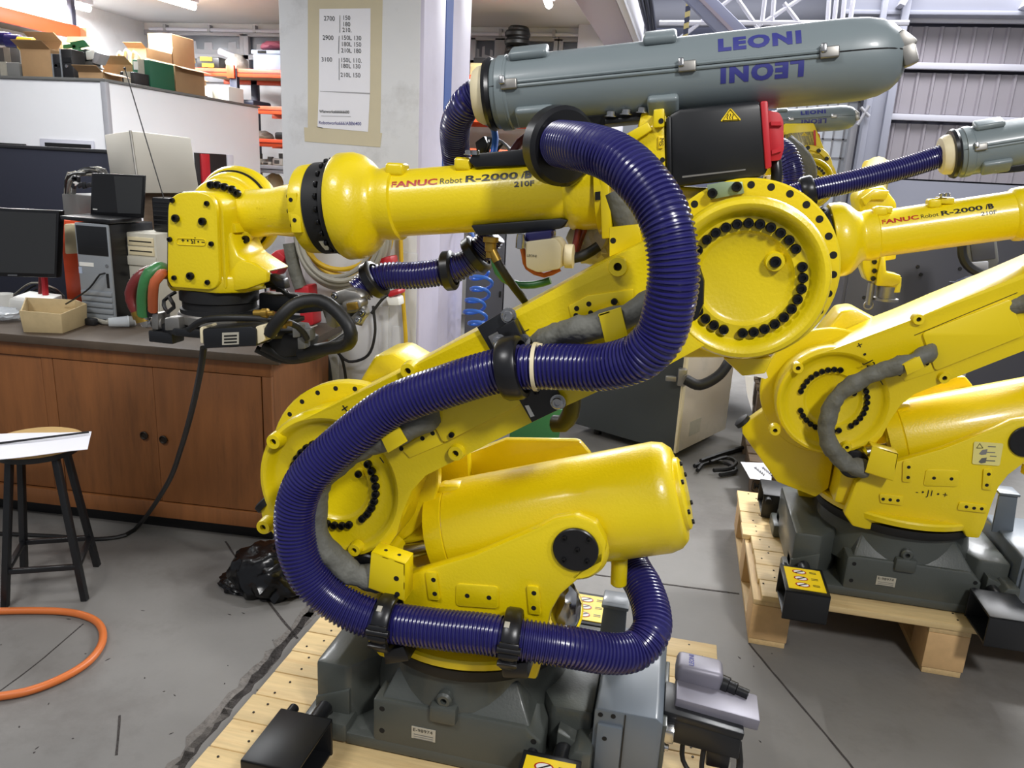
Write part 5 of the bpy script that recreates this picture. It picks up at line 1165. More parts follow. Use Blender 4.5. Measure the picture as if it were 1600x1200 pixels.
pq = [G(-60, 683, zs), G(143, 673, zs), G(137, 704, zs), G(-60, 722, zs)]
pp = thing('clipped_papers', 'white papers in a black slide binder lying on the stool', 'papers', sum(pq, Vector())/4)
rows_ = []
for i in range(9):
    u = i/8; rows_.append([pq[0].lerp(pq[1], u).lerp(pq[3].lerp(pq[2], u), v/3)+Vector((0, 0, .004*sin(u*5+v))) for v in range(4)])
obj('sheet', MB().sheet(rows_, (0, 0, .0015)), 'paper', pp)
obj('slide_binder', MB().tube([G(-60, 700, zs+.008), G(139, 675, zs+.008)], .004, 8), 'black_plastic', pp)
mb = MB(); mb.cable([G(-120, 958, .013), G(-40, 956, .013), G(50, 954, .013), G(110, 957, .013), G(146, 968, .013), G(160, 985, .013), G(158, 1008, .013), G(138, 1034, .013), G(100, 1058, .013), G(50, 1078, .013), G(0, 1088, .013), G(-90, 1098, .013)], .0125, 12, .02)
obj('floor_hose', mb, 'orange_hose', None, label='orange hose curving across the concrete in front of the stool', cat='hose')
mb = MB(); cp = [W(318, 543, 1.63), W(314, 575, 1.66), W(300, 640, 1.80), W(283, 700, 1.98), W(262, 755, 2.15)]+[G(222, 815, .06), G(196, 836, .012), G(150, 842, .010), G(90, 838, .010), G(10, 834, .010), G(-60, 832, .010)]
mb.cable(cp, .0085, 8, .03); obj('trailing_cable', mb, 'cable_black', None, label='black cable hanging from the tool and trailing along the floor under the bench', cat='cable')
bg_ = thing('refuse_bag', 'glossy black crumpled refuse bag on the floor behind the robot', 'bag', G(415, 925, 0))
p = G(418, 915, 0)
def crumple(c, R, sc, seed, n=4):
    bm = bmesh.new(); bmesh.ops.create_icosphere(bm, subdivisions=n, radius=1); rd = random.Random(seed)
    K = [(Vector((rd.uniform(-1, 1), rd.uniform(-1, 1), rd.uniform(-1, 1))).normalized(), rd.uniform(4, 11), rd.uniform(0, 6)) for _ in range(9)]
    for v in bm.verts:
        h = sum(abs(sin(k.dot(v.co)*f+ph)) for k, f, ph in K)/9
        co = v.co*(0.72+.5*h); v.co = Vector((co.x*sc[0], co.y*sc[1], max(co.z*sc[2], -.46*sc[2])))*R+Vector(c)
    return MB().from_bm(bm)
mb = crumple(p+Vector((.02, .02, .055)), .17, (1.0, .8, .62), 3); zmin = min(v.z for v in mb.v)
for v in mb.v: v.z -= zmin
obj('bag_body', mb, 'bag_black', bg_)
mb = crumple(p+Vector((.06, .16, .20)), .15, (.55, .5, 1.25), 8); obj('bag_neck', mb, 'bag_black', bg_)
mb = crumple(p+Vector((-.06, -.02, .03)), .10, (1.2, .8, .3), 5); zmin = min(v.z for v in mb.v)
for v in mb.v: v.z -= zmin
obj('bag_fold', mb, 'bag_black', bg_)

# ------------------------------------------------------------------ notice on the pillar
YP = PY0-.002
no = thing('wall_notice', 'taped-up white sheets with handwritten robot payload figures on the pillar', 'notice', W(538, 205, YP))
obj('tape', MB().prism(poly([(481, -12), (598, -12), (594, 208), (481, 200)], YP+.0005), DY(.0012)), 'tape', no)
obj('tape', MB().prism(poly([(475, 199), (597, 208), (594, 230), (476, 221)], YP-.0002), DY(.001)), 'tape', no)
obj('sheet', MB().prism(poly([(499, 14), (579, 13), (578, 146), (498, 142)], YP-.0012), DY(.001)), 'paper', no)
obj('sheet', MB().prism(poly([(498, 142), (578, 146), (575, 206), (496, 199)], YP-.0010), DY(.0006)), 'paper', no)
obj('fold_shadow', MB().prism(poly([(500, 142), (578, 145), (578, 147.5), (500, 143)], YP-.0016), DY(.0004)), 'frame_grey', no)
def note(s, x, y, size, m='text_black', bold=.0002, sx=1.):
    o = W(x, y, YP-.0018); ux = W(x+40, y+1.2, YP)-W(x, y, YP); return text('handwriting', s, size, plane_fn(o, ux, (0.015, 0, 1)), m, no, bold=bold, shear=-.05, sx=sx)
for s, x, y in [('2700', 506, 32), ('2900', 504, 62), ('3100', 502, 96)]: note(s, x, y, .026)
for s, x, y in [('150', 535, 31), ('180', 535, 41), ('210.', 535, 50), ('150L 130', 533, 62), ('180L 150', 533, 72), ('210L 180', 533, 82), ('150L 110.', 532, 97), ('180L 130', 532, 106), ('210L 150', 532, 120)]: note(s, x, y, .025)
for a, b in [((531, 24), (531, 51)), ((530, 56), (529, 84)), ((530, 91), (530, 125))]: obj('ruled_line', MB().tube([W(*a, YP-.0018), W(*b, YP-.0018)], .0012, 5), 'text_black', no)
note('Wlanworks666666600', 499, 176, .017, 'text_black', .0004, .92); obj('ruled_line', MB().tube([W(502, 181, YP-.0016), W(548, 182, YP-.0016)], .0012, 5), 'frame_grey', no)
note('Robotworks666/ABB6400', 498, 194, .020, 'text_blue', .0003, .96)
obj('ruled_line', MB().tube([W(495, 198, YP-.0018), W(504, 200, YP-.0018)], .0012, 5), 'text_black', no)

# ------------------------------------------------------------------ cable coils hanging on the pillar
def coil(label, cx, cy, rx, ry, Y, n, m, seed, r=.008):
    t = thing('cable_coil', label, 'cable', W(cx, cy+ry, Y)); rd = random.Random(seed)
    for k in range(n):
        a = rd.uniform(-8, 8); b = rd.uniform(-6, 6); P = []
        for i in range(16):
            an = 2*pi*i/16; P.append(W(cx+a+(rx+b)*cos(an), cy+b+(ry+a*.6)*sin(an), Y-.012*k+.01*sin(3*an+k)))
        mb = MB(); mb.tube(smooth_path(P, .02, True), r, 8, closed=True); obj('loop', mb, m, t)
    return t
coil('grey cable coil hanging on the pillar behind the forearm', 530, 370, 66, 72, 3.22, 6, 'cable_grey', 2, .011)
coil('yellow cable coil hanging on the pillar behind the grey coil', 540, 360, 62, 66, 3.31, 4, 'cable_yellow', 5, .011)
mb = MB(); mb.cable([W(626, 360, 3.3), W(627, 400, 3.3), W(630, 470, 3.3), W(634, 530, 3.3), W(634, 600, 3.3), W(634, 700, 3.3)], .010, 8); obj('yellow_cable', mb, 'cable_yellow', None, label='single yellow cable hanging straight down the pillar', cat='cable')
for (pts, m, lab) in [([(500, 540, 3.28), (512, 570, 3.28), (517, 640, 3.28), (517, 800, 3.28)], 'cable_black', 'thick black cable hanging down the pillar, left one'), ([(528, 548, 3.28), (538, 575, 3.28), (543, 640, 3.28), (543, 800, 3.28)], 'cable_black', 'thin black cable hanging down the pillar, right of the thick one'), ([(583, 478, 3.28), (586, 520, 3.28), (575, 555, 3.28), (545, 565, 3.28), (525, 548, 3.28)], 'junk_dark', 'thin dark cable looping low on the pillar'), ([(580, 490, 3.2), (600, 465, 3.22), (620, 455, 3.24), (625, 440, 3.3)], 'cable_black', 'black cable end beside the hose connector')]:
    mb = MB(); mb.cable([W(*q) for q in pts], .014 if 'thick' in lab and 'thin' not in lab else .007, 8); obj('hanging_cable', mb, m, None, label=lab, cat='cable')
for i, (q, m, lab) in enumerate([([(408, 408), (432, 390), (446, 402), (430, 432), (412, 420)], 'red', 'red plug hanging left of the coils beside the wrist'), ([(458, 448), (482, 446), (484, 472), (462, 474)], 'red', 'red plug above the tool bracket'), ([(466, 480), (488, 478), (490, 508), (470, 512)], 'red', 'red and white plug below the tool bracket'), ([(604, 456), (622, 452), (624, 460), (606, 466)], 'red', 'small red plug on the pillar right of the connector'), ([(590, 404), (610, 400), (612, 416), (594, 420)], 'red', 'red plug among the coils on the pillar')]):
    t = thing('red_plug', lab, 'plug', W(q[-1][0], q[-1][1], 3.2)); obj('body', MB().prism(poly(q, 3.18), DY(.09), .01), m, t)
    x, y = q[-1]; obj('collar', MB().prism(poly([(x-4, y-2), (x+16, y-2), (x+18, y+12), (x, y+12)], 3.19), DY(.07), .008), 'white_print', t)
mb = MB(); mb.cable([W(452, 380, 3.2), W(460, 420, 3.2), (W(470, 450, 3.2))], .03, 10); obj('grey_loom', mb, 'sleeve', None, label='thick grey sleeved loom hanging beside the red plugs', cat='cable')
mb = MB(); mb.cable([W(424, 420, 3.3), W(428, 450, 3.31), W(434, 488, 3.31)], .022, 10); obj('red_hose', mb, 'pipe_red', None, label='dark red hose hanging behind the tool plate', cat='hose')

# ------------------------------------------------------------------ cabinets behind the near robot
kx0, kx1, kx2 = W(728, 400, 5.0).x, W(790, 400, 5.0).x, W(935, 400, 5.0).x
kc = thing('switch_cabinet', 'tall grey switch cabinet right of the pillar behind the forearm', 'cabinet', ((kx0+kx2)/2, 5.2, 0))
obj('body', MB().bb((kx0, 5.02, 0), (kx2, 5.45, 1.48), .006), 'panel_dark', kc); obj('door', MB().bb((kx1, 5.0, .05), (kx2-.01, 5.018, 1.46), .004), 'frame_grey', kc); obj('side_door', MB().bb((kx0+.01, 5.005, .05), (kx1-.008, 5.018, 1.46), .004), 'panel_dark', kc)
for x, y in [(775, 405), (774, 420), (780, 405), (781, 460)]: obj('hinge', MB().box(W(x, y, 5.0), (.012, .014, .04), None, .002), 'hole', kc)
sp = [Vector((PX1, 3.9, W(737, 352, 3.9).z)), W(738, 365, 3.9), W(742, 395, 3.9)]
for i in range(90):
    t = i/89; a = t*2*pi*6.2; y = 425+t*110; sp.append(W(747+6*sin(t*9)+16*cos(a), y+6*sin(a), 3.9+.06*sin(a)))
mb = MB(); mb.tube(smooth_path(sp, .02), .009, 8); obj('spiral_hose', mb, 'cable_blue', None, label='blue spiral air hose hanging in front of the dark cabinet', cat='hose')
cA, cdir = Vector((.07, 4.30, 0)), Vector((.46, .89, 0)); ldir = Vector((-.89, .46, 0)); hC = .84
cc = thing('robot_controller', 'low controller cabinet with a dark front and beige side behind the balancer', 'cabinet', cA+ldir*.35+cdir*.4)
def rb(o, u, ul, v, vl, z0, z1, bev): return MB().prism([o+Vector((0, 0, z0)), o+u*ul+Vector((0, 0, z0)), o+u*ul+v*vl+Vector((0, 0, z0)), o+v*vl+Vector((0, 0, z0))], (0, 0, z1-z0), bev)
obj('body', rb(cA+ldir*.01, ldir, .72, cdir, .66, .06, hC, .005), 'cabinet_dark', cc)
obj('side_panel', rb(cA-ldir*.004, ldir, .012, cdir, .66, .06, hC, .004), 'cabinet_beige', cc)
obj('edge_strip', rb(cA-ldir*.006-cdir*.004, ldir, .016, cdir, .035, .06, hC, .003), 'cream', cc)
for k in (.1, .6):
    for j in (.1, .56): obj('foot', MB().cyl(cA+ldir*k+cdir*j, cA+ldir*k+cdir*j+Vector((0, 0, .06)), .025, n=12), 'black_matte', cc)
p = cA+cdir*.14-ldir*.0055; obj('rating_label', rb(p+Vector((0, 0, .0)), cdir, .14, ldir, .001, .13, .22, 0), 'label_silver', cc)
h = cA+Vector((0, 0, .52))-cdir*.02; obj('door_handle', MB().box(h, (.05, .05, .10), None, .01).box(h+Vector((-.06, -.02, -.01)), (.06, .03, .03), None, .006).lathe(h+Vector((.03, -.03, .0)), NY, [(0, .025), (.02, .025)], 16), 'steel_dull', cc)
mb = MB(); mb.cable([h+Vector((.02, -.05, 0)), h+Vector((.1, -.06, -.02)), h+Vector((.2, -.02, .04)), h+Vector((.26, .05, .14))], .03, 10); obj('loom', mb, 'cable_black', cc)
# far right equipment
xk0, xk1 = W(1322, 420, 5.2).x, W(1512, 420, 5.2).x
dk = thing('control_cabinet', 'dark grey control cabinet behind the right robot', 'cabinet', ((xk0+xk1)/2, 5.4, 0))
obj('body', MB().bb((xk0, 5.2, 0), (xk1+.5, 5.65, 1.36), .008), 'panel_dark', dk); obj('door', MB().bb((xk0+.02, 5.185, .05), (xk1, 5.199, 1.34), .004), 'panel_dark', dk)
for x, y in [(1434, 417), (1500, 420), (1439, 429), (1350, 465)]: obj('lock', MB().lathe(W(x, y, 5.185), NY, [(0, .012), (.006, .010)], 12), 'black_matte', dk)
pm = thing('teach_console', 'pale grey console hung behind the right robot forearm', 'console', W(1530, 420, 4.4))
obj('housing', MB().prism(poly([(1508, 362), (1556, 356), (1562, 410), (1548, 424), (1520, 424), (1512, 400)], 4.4), DY(.15), .01), 'junk_grey', pm); obj('panel', MB().prism(poly([(1514, 366), (1552, 362), (1556, 404), (1520, 408)], 4.39), DY(.012), .003), 'panel_dark', pm)
obj('foot_box', MB().prism(poly([(1518, 410), (1545, 408), (1545, 424), (1518, 424)], 4.38), DY(.1), .006), 'frame_grey', pm); obj('hanger', MB().bb((W(1525, 424, 4.45).x, 4.42, 0), (W(1540, 424, 4.45).x, 4.48, W(1530, 424, 4.45).z)), 'frame_grey', pm)
mb = MB(); mb.cable([W(1504, 366, 4.3), W(1504, 400, 4.3), W(1518, 420, 4.3), W(1545, 428, 4.3), W(1590, 420, 4.3)], .022, 8); mb2 = mb; obj('console_cable', mb2, 'cable_black', None, label='thick black cable looping from the pale console', cat='cable')
mb = MB(); mb.cable([Vector((W(1482, 470, 4.35).x, 4.35, .01)), W(1482, 470, 4.35), W(1492, 448, 4.35), W(1510, 438, 4.35), W(1540, 438, 4.35), W(1570, 450, 4.35)], .02, 8); obj('navy_cable', mb, 'navy_steel', None, label='dark blue cable arching above the right robot link', cat='cable')

# ------------------------------------------------------------------ old pallets and litter behind
def old_pallet(label, x0, x1, y0, y1, z0, h, n, rz=0.):
    t = thing('old_pallet', label, 'pallet', ((x0+x1)/2, (y0+y1)/2, z0)); w = (y1-y0)/n; rd = random.Random(int(x0*100))
    for i in range(n): obj('plank', MB().bb((x0, y0+i*w+.012, z0+h-.022), (x1, y0+(i+1)*w-.012, z0+h), .003), 'old_wood', t, Matrix.Translation((x0, y0+i*w, z0)))
    for x in (x0+.07, (x0+x1)/2, x1-.07):
        obj('stringer', MB().bb((x-.05, y0, z0+h-.044), (x+.05, y1, z0+h-.0225), .002), 'old_wood', t)
        for y in (y0+.08, (y0+y1)/2, y1-.08): obj('block', MB().bb((x-.06, y-.07, z0), (x+.06, y+.07, z0+h-.0445), .004), 'old_wood', t)
    return t
op = old_pallet('weathered brown pallet with a branded block behind the right robot', .46, 1.35, 3.92, 4.75, 0, .15, 6)
text('brand', 'MAV', .045, plane_fn(Vector((.478, 3.916, .055)), (1, 0, 0), (0, 0, 1)), 'text_black', op, bold=.002)
mb = MB(); o = Vector((.53, 3.916, .07)); mb.tube([o+Vector(p) for p in [(-.06, 0, -.02), (-.045, 0, -.032), (.045, 0, -.032), (.06, 0, -.02), (.06, 0, .02), (.045, 0, .034), (-.045, 0, .034), (-.06, 0, .02)]], .002, 5, closed=True); obj('brand_frame', mb, 'text_black', op)
op2 = old_pallet('weathered grey pallet standing further back beside the controller', .56, 1.0, 5.0, 5.32, 0, .16, 3)
op3 = old_pallet('second weathered pallet stacked on the further one', .55, 1.0, 5.0, 5.32, .165, .16, 3)
op4 = old_pallet('third weathered pallet on top of the further stack', .56, 1.0, 4.99, 5.32, .33, .16, 3)
q = [G(1157, 722, .153), G(1207, 724, .153), G(1205, 752, .153), G(1172, 748, .153)]
pn = obj('paper_note', MB().prism(q, (0, 0, .001)), 'paper', None, label='white paper note lying on the weathered branded pallet', cat='paper')
for i in range(2):
    mb = MB(); P = []
    for k in range(15): P.append(G(1179+i*12+k*1.1, 730+k*.9+2.4*sin(k*2.1), .1555))
    mb.tube(P, .0018, 5); obj('handwriting', mb, 'text_black', pn)
tg = thing('paper_tag', 'torn white paper tag hanging beneath the big elbow disc', 'tag', W(1195, 640, 2.2))
for q in ([(1164, 588), (1178, 588), (1176, 620), (1175, 643), (1168, 620)], [(1178, 584), (1196, 578), (1200, 590), (1196, 592), (1184, 589)]):
    mb = MB(); mb.prism(poly(q, 2.05), DY(.002)); obj('strip', mb, 'paper', tg)
lc = thing('floor_cables', 'tangled black cables on the floor beside the controller', 'cables', G(1120, 715, 0))
for k, P in enumerate([[(1085, 728), (1110, 718), (1150, 704), (1170, 700)], [(1090, 735), (1100, 725), (1130, 722), (1150, 735), (1125, 742)], [(1110, 722), (1135, 715), (1150, 722), (1140, 732), (1115, 735)], [(1095, 720), (1140, 705), (1200, 690), (1230, 697)], [(1170, 712), (1215, 698), (1250, 708)]]):
    mb = MB(); mb.cable([G(x, y, .012+.01*k) for x, y in P], .012, 6); obj('cable', mb, 'cable_black', lc)
gp = thing('green_sheet', 'dark green sheet hanging between pillar cabinet and controller', 'sheet', W(850, 680, 4.0)); obj('panel', MB().prism(poly([(800, 640), (880, 640), (872, 690), (795, 690)], 4.0), DY(.02), .004), 'pipe_green', gp); obj('leg', MB().bb((W(830, 690, 4.0).x-.02, 4.0, 0), (W(830, 690, 4.0).x+.02, 4.03, W(830, 690, 4.0).z)), 'frame_grey', gp)
hd = thing('wrapped_loom', 'black wrapped loom end hanging behind the link arm', 'cable', W(880, 680, 1.9)); mb = MB(); mb.cable([W(895, 615, 1.78), W(892, 645, 1.8), (W(880, 662, 1.82)), W(866, 662, 1.83)], .022, 12); obj('loom', mb, 'cable_black', hd)
# ------------------------------------------------------------------ office box, racks and stored goods far left
OZ = 2.07; oc = G(163, 123, OZ); oxr = oc.x
of = struct('wall_office', MB().bb((-8.2, oc.y, 0), (oxr, 7.05, OZ-.02), .004), 'office_panel')
obj('corner_post', MB().bb((oxr-.03, oc.y-.012, 0), (oxr+.012, oc.y+.03, OZ), .004), 'frame_grey', of)
obj('roof_sheet', MB().bb((-8.2, oc.y-.015, OZ-.02), (oxr+.015, 7.06, OZ), .003), 'junk_grey', of)
w1 = struct('window_8', MB().bb((W(65, 218, oc.y).x, oc.y-.02, 1.0), (W(148, 218, oc.y).x, oc.y-.003, W(100, 218, oc.y).z), .004), 'white_steel')
obj('pane', MB().bb((W(74, 226, oc.y).x, oc.y-.024, 1.05), (W(145, 226, oc.y).x, oc.y-.015, W(100, 224, oc.y).z), 0), 'black_matte', w1)
w1b = struct('window_9', MB().bb((W(-80, 225, oc.y).x, oc.y-.02, 1.0), (W(42, 225, oc.y).x, oc.y-.003, W(0, 223, oc.y).z), .004), 'black_matte')
yA, yB = WX(303, 240, oxr).y, WX(352, 245, oxr).y
w2 = struct('window_10', MB().bb((oxr-.02, yA, .9), (oxr+.012, yB, WX(330, 240, oxr).z), .004), 'black_matte')
obj('frame_post', MB().bb((oxr-.01, yB-.0, .9), (oxr+.02, yB+.10, WX(330, 240, oxr).z), .004), 'white_steel', w2)
obj('red_item', MB().box((oxr+.02, yA+.12, 1.45), (.02, .12, .30), None, .004), 'red', w2)

def carton(name, label, x0, x1, ytop, Y, z0, dep, m='cardboard', flaps=0, cat='box', group=None, rz=0.):
    a = W(x0, ytop, Y); b = W(x1, ytop, Y); zt = max((a.z+b.z)/2, z0+.03); xa, xb = a.x, b.x; w = xb-xa
    t = thing(name, label, cat, ((xa+xb)/2, Y+dep/2, z0), group); tk = .008
    if flaps:
        obj('wall_panel', MB().bb((xa, Y, z0), (xb, Y+tk, zt), .001), m, t); obj('wall_panel', MB().bb((xa, Y+dep-tk, z0), (xb, Y+dep, zt), .001), m, t)
        obj('wall_panel', MB().bb((xa, Y+tk, z0), (xa+tk, Y+dep-tk, zt), .001), m, t); obj('wall_panel', MB().bb((xb-tk, Y+tk, z0), (xb, Y+dep-tk, zt), .001), m, t)
        obj('bottom', MB().bb((xa, Y, z0), (xb, Y+dep, z0+.006)), m, t)
        f = min(dep, w)*.42
        F_ = [([(xa, Y, zt), (xb, Y, zt), (xb, Y-f*.7, zt+f*.45), (xa, Y-f*.7, zt+f*.45)], (0, 0, -.004)), ([(xb, Y, zt), (xb, Y+dep, zt), (xb+f*.85, Y+dep, zt-f*.25), (xb+f*.85, Y, zt-f*.25)], (0, 0, .004)), ([(xa, Y, zt), (xa, Y+dep, zt), (xa-f*.6, Y+dep, zt+f*.6), (xa-f*.6, Y, zt+f*.6)], (.004, 0, 0)), ([(xa, Y+dep, zt), (xb, Y+dep, zt), (xb, Y+dep+f*.3, zt+f*.8), (xa, Y+dep+f*.3, zt+f*.8)], (0, .004, 0))]
        for k, (q, v) in enumerate(F_):
            if flaps & (1 << k): obj('flap', MB().prism([Vector(p) for p in q], v), m, t)
    else:
        obj('carton_body', MB().bb((xa, Y, z0), (xb, Y+dep, zt), .006), m, t); obj('tape', MB().bb(((xa+xb)/2-.03, Y-.002, zt-.12), ((xa+xb)/2+.03, Y+.01, zt+.002)), 'label_silver', t)
    return t
ey = lambda x: WX(x, 140, oxr).y       # depth of the office's right edge at a pixel column
Z1 = OZ+.001
g1 = 'cartons on the office roof'
t = carton('equipment_case', 'grey equipment case at the far left on the office roof', -20, 29, 97, 5.12, Z1, .4, 'junk_grey', 0, 'case')
carton('carton', 'large open carton holding blue and yellow rolls on the office roof', 31, 78, 76, 5.13, Z1, .45, flaps=0b0001, group=g1)
for x, y, m, lab in [(5, 60, 'navy_hose', 'blue roll in the open carton, leftmost'), (22, 64, 'navy_hose', 'blue roll in the open carton beside the yellow one'), (42, 68, 'cable_yellow', 'yellow roll lying in the open carton')]:
    p = W(x, y, 5.35); mb = MB(); mb.lathe(p-Vector((.07, 0, 0)), (1, .3, 0), [(0, .03), (0, .048), (.11, .048), (.11, .03)], 18); r_ = obj('roll', mb, m, None, label=lab, cat='roll'); obj('roll_core', MB().cyl(p-Vector((.075, 0, 0)), p-Vector((.05, -.005, 0)), .028, n=12), 'white_print', r_)
carton('shelf_support', 'grey tote under the blue rolls behind the big carton', -10, 30, 74, 5.62, Z1, .12, 'junk_grey', 0, 'box')
carton('carton', 'open carton behind the black computer towers on the office roof', 50, 97, 64, 5.75, Z1, .35, flaps=0b1001, group=g1)
for x0, x1, yt, lab in [(80, 93, 84, 'smaller black tower beside the large open carton'), (93, 111, 76, 'taller black tower beside the green circuit boards')]:
    a = W(x0, yt, 5.14); b = W(x1, yt, 5.14); t = thing('computer_tower', lab, 'computer', ((a.x+b.x)/2, 5.25, Z1))
    obj('case', MB().bb((a.x, 5.14, Z1), (b.x, 5.27, a.z), .006), 'junk_dark', t); obj('edge_trim', MB().bb((a.x, 5.132, Z1), (a.x+.012, 5.14, a.z), .002), 'silver_pc', t)
    obj('button', MB().lathe(Vector(((a.x+b.x)/2, 5.14, Z1+.09)), NY, [(0, .014), (.006, .012)], 12), 'steel', t); obj('drive', MB().bb((a.x+.02, 5.134, a.z-.09), (b.x-.008, 5.14, a.z-.06)), 'black_paint', t)
pb = thing('circuit_boards', 'pile of green circuit boards and grey drives on the office roof', 'electronics', Vector((W(120, 110, 5.2).x, 5.25, Z1)))
for q, m in [([(112, 70), (122, 68), (124, 100), (115, 103)], 'pcb_green'), ([(108, 66), (130, 62), (136, 72), (114, 76)], 'pcb_green'), ([(98, 70), (112, 68), (112, 74), (98, 76)], 'pcb_green')]: obj('board', MB().prism(poly(q, 5.3), DY(.03), .003), m, pb)
for q, m in [([(123, 78), (134, 76), (134, 96), (124, 98)], 'junk_dark'), ([(133, 80), (146, 78), (148, 92), (135, 94)], 'white_print'), ([(148, 80), (158, 84), (150, 100), (142, 98)], 'frame_grey'), ([(118, 96), (140, 95), (150, 106), (120, 108)], 'junk_grey'), ([(114, 100), (128, 100), (128, 120), (114, 120)], 'junk_dark')]: obj('drive', MB().prism(poly(q, 5.34), DY(.1), .006), m, pb)
carton('carton', 'low open carton at the office corner in front of the circuit boards', 122, 160, 112, 5.06, Z1, .20, flaps=0b0011, group=g1)
Yk = ey(186)
carton('carton', 'wide brown carton with raised flaps behind the green box', 160, 206, 100, 5.75, Z1, .4, flaps=0b0101, group=g1)
carton('black_unit', 'small black unit at the roof edge left of the green box', 187, 209, 112, 5.45, Z1, .2, 'junk_dark', 0, 'device')
gb = carton('carton', 'dark green carton standing on the office roof edge', 206, 233, 93, 5.62, Z1, .30, 'green_box', 0, group=g1)
p = W(212, 98, 5.61); obj('print', MB().box(p+Vector((0, 0, -.02)), (.04, .003, .06)), 'white_print', gb); obj('print', MB().box(W(218, 122, 5.61), (.12, .003, .02)), 'label_pale', gb)
carton('carton', 'open brown carton right of the green box with a flap hanging out', 235, 273, 102, 5.95, Z1, .4, flaps=0b0110, group=g1)
carton('carton', 'tall taped carton standing highest behind the open brown one', 230, 268, 52, 6.68, Z1+.0, .33, group=g1)
carton('carton', 'small open carton left of the tall taped one', 199, 228, 74, 6.3, Z1, .35, flaps=0b1001, group=g1)
jb = thing('wire_basket', 'basket of brown cable offcuts at the end of the office roof', 'basket', Vector((W(297, 148, 6.6).x, 6.65, Z1)))
rd = random.Random(9)
for k in range(10): 
    c = W(rd.uniform(286, 308), rd.uniform(130, 143), 6.5+rd.uniform(0, .2)); obj('offcut', MB().ring(c, (rd.uniform(-1, 1), -1, rd.uniform(-1, 1)), rd.uniform(.04, .08), .010, 16, 6), rd.choice(['cable_black', 'old_wood', 'cardboard', 'cable_grey']), jb)
obj('basket_tray', MB().bb((W(284, 140, 6.5).x, 6.4, Z1), (W(310, 140, 6.5).x, 6.64, Z1+.04), .004), 'old_wood', jb)
carton('carton', 'white lidded box beside the blue rack post', 315, 357, 134, 6.75, Z1, .25, 'white_print', 0, group=g1)
carton('carton', 'small leaning brown carton behind the basket', 290, 312, 124, 6.72, Z1, .1, flaps=0b0010, group=g1)
# top finials on the pile in front of wall
for i, (x, y, lab) in enumerate([(187, 82, 'pale cable end sticking out of the wide brown carton, left'), (197, 78, 'pale cable ends sticking out of the wide brown carton, middle'), (209, 81, 'pale cable end sticking out of the wide brown carton, right')]):
    mb = MB(); p = W(x, y, 5.85); mb.cable([p+Vector((-.05, 0, -.18)), p+Vector((-.02, 0, -.05)), p, p+Vector((.05, 0, -.06)), p+Vector((.06, 0, -.18))], .014, 6); obj('cable_end', mb, 'cream', None, label=lab, cat='cable')

# rack behind the office
YR = 7.25
rk = thing('storage_rack', 'blue and orange steel storage rack along the back wall', 'rack', (W(430, 280, YR).x, YR+.3, 0))
def zpx(y, x=400): return W(x, y, YR).z
zsh = [(113, 284), (170, 366), (221, 367), (262, 372), (320, 372)]
xend = -1.35
for i, (y, xs_) in enumerate(zsh):
    xa = W(xs_, y, YR).x; z = zpx(y)
    obj('shelf_beam', MB().bb((xa, YR, z-.045), (xend, YR+.04, z+.03), .006), 'orange_beam' if i != 3 else 'frame_grey', rk)
    obj('beam_groove', MB().bb((xa, YR-.003, z-.010), (xend, YR+.004, z-.004)), 'pipe_red' if i != 3 else 'junk_dark', rk)
    obj('shelf_board', MB().bb((xa, YR+.04, z+.0), (xend, YR+.75, z+.022), .003), 'cardboard', rk); obj('shelf_beam', MB().bb((xa, YR+.72, z-.045), (xend, YR+.75, z-.001), .004), 'orange_beam', rk)
for x, Yp in [(365, YR-.01), (397, YR+.72)]:
    px = W(x, 140, Yp).x; obj('post', MB().bb((px-.04, Yp, 0), (px+.04, Yp+.05, zpx(108)), .004), 'navy_steel', rk)
for px in (-2.3, -1.4): obj('post', MB().bb((px-.04, YR-.01, 0), (px+.04, YR+.05, zpx(108)), .004), 'navy_steel', rk)
p = W(361, 112, YR-.02); obj('beam_clip', MB().box(p, (.08, .03, .12), None, .004), 'orange_beam', rk)
zs1 = zpx(113)+.031
def goods(name, label, cat, x0, x1, ytop, z0, m, Y=YR+.1, dep=.35, bev=.02): 
    a = W(x0, ytop, Y); b = W(x1, ytop, Y); return obj(name, MB().bb((a.x, Y, z0), (b.x, Y+dep, max(a.z, z0+.02)), bev), m, None, label=label, cat=cat)
def bagg(label, x0, x1, ytop, z0, seed, m='bag_clear', Y=YR+.3):
    a = W(x0, ytop, Y); b = W(x1, ytop, Y); c = Vector(((a.x+b.x)/2, Y, z0)); w = (b.x-a.x)/2; h = a.z-z0
    mb = crumple((0, 0, 0), 1., (1, .8, 1), seed, 3); lo, hi = mb.bbox()
    for v in mb.v: v.x = c.x+v.x*w*.8; v.y = Y+v.y*.16; v.z = z0+(v.z-lo[2])/(hi[2]-lo[2])*h
    return obj('wrapped_bag', mb, m, None, label=label, cat='bag')
dk_ = goods('drive_unit', 'dark servo drive with yellow labels on the top shelf', 'device', 306, 342, 88, zs1, 'junk_dark'); obj('label', MB().box(W(322, 92, YR+.095), (.13, .004, .035)), 'label_yellow', dk_); obj('label', MB().box(W(325, 102, YR+.095), (.13, .004, .035)), 'label_yellow', dk_)
t = thing('paper_pile', 'loose yellow and white papers at the left end of the top shelf', 'papers', Vector((W(288, 108, YR+.1).x, YR+.1, zs1)))
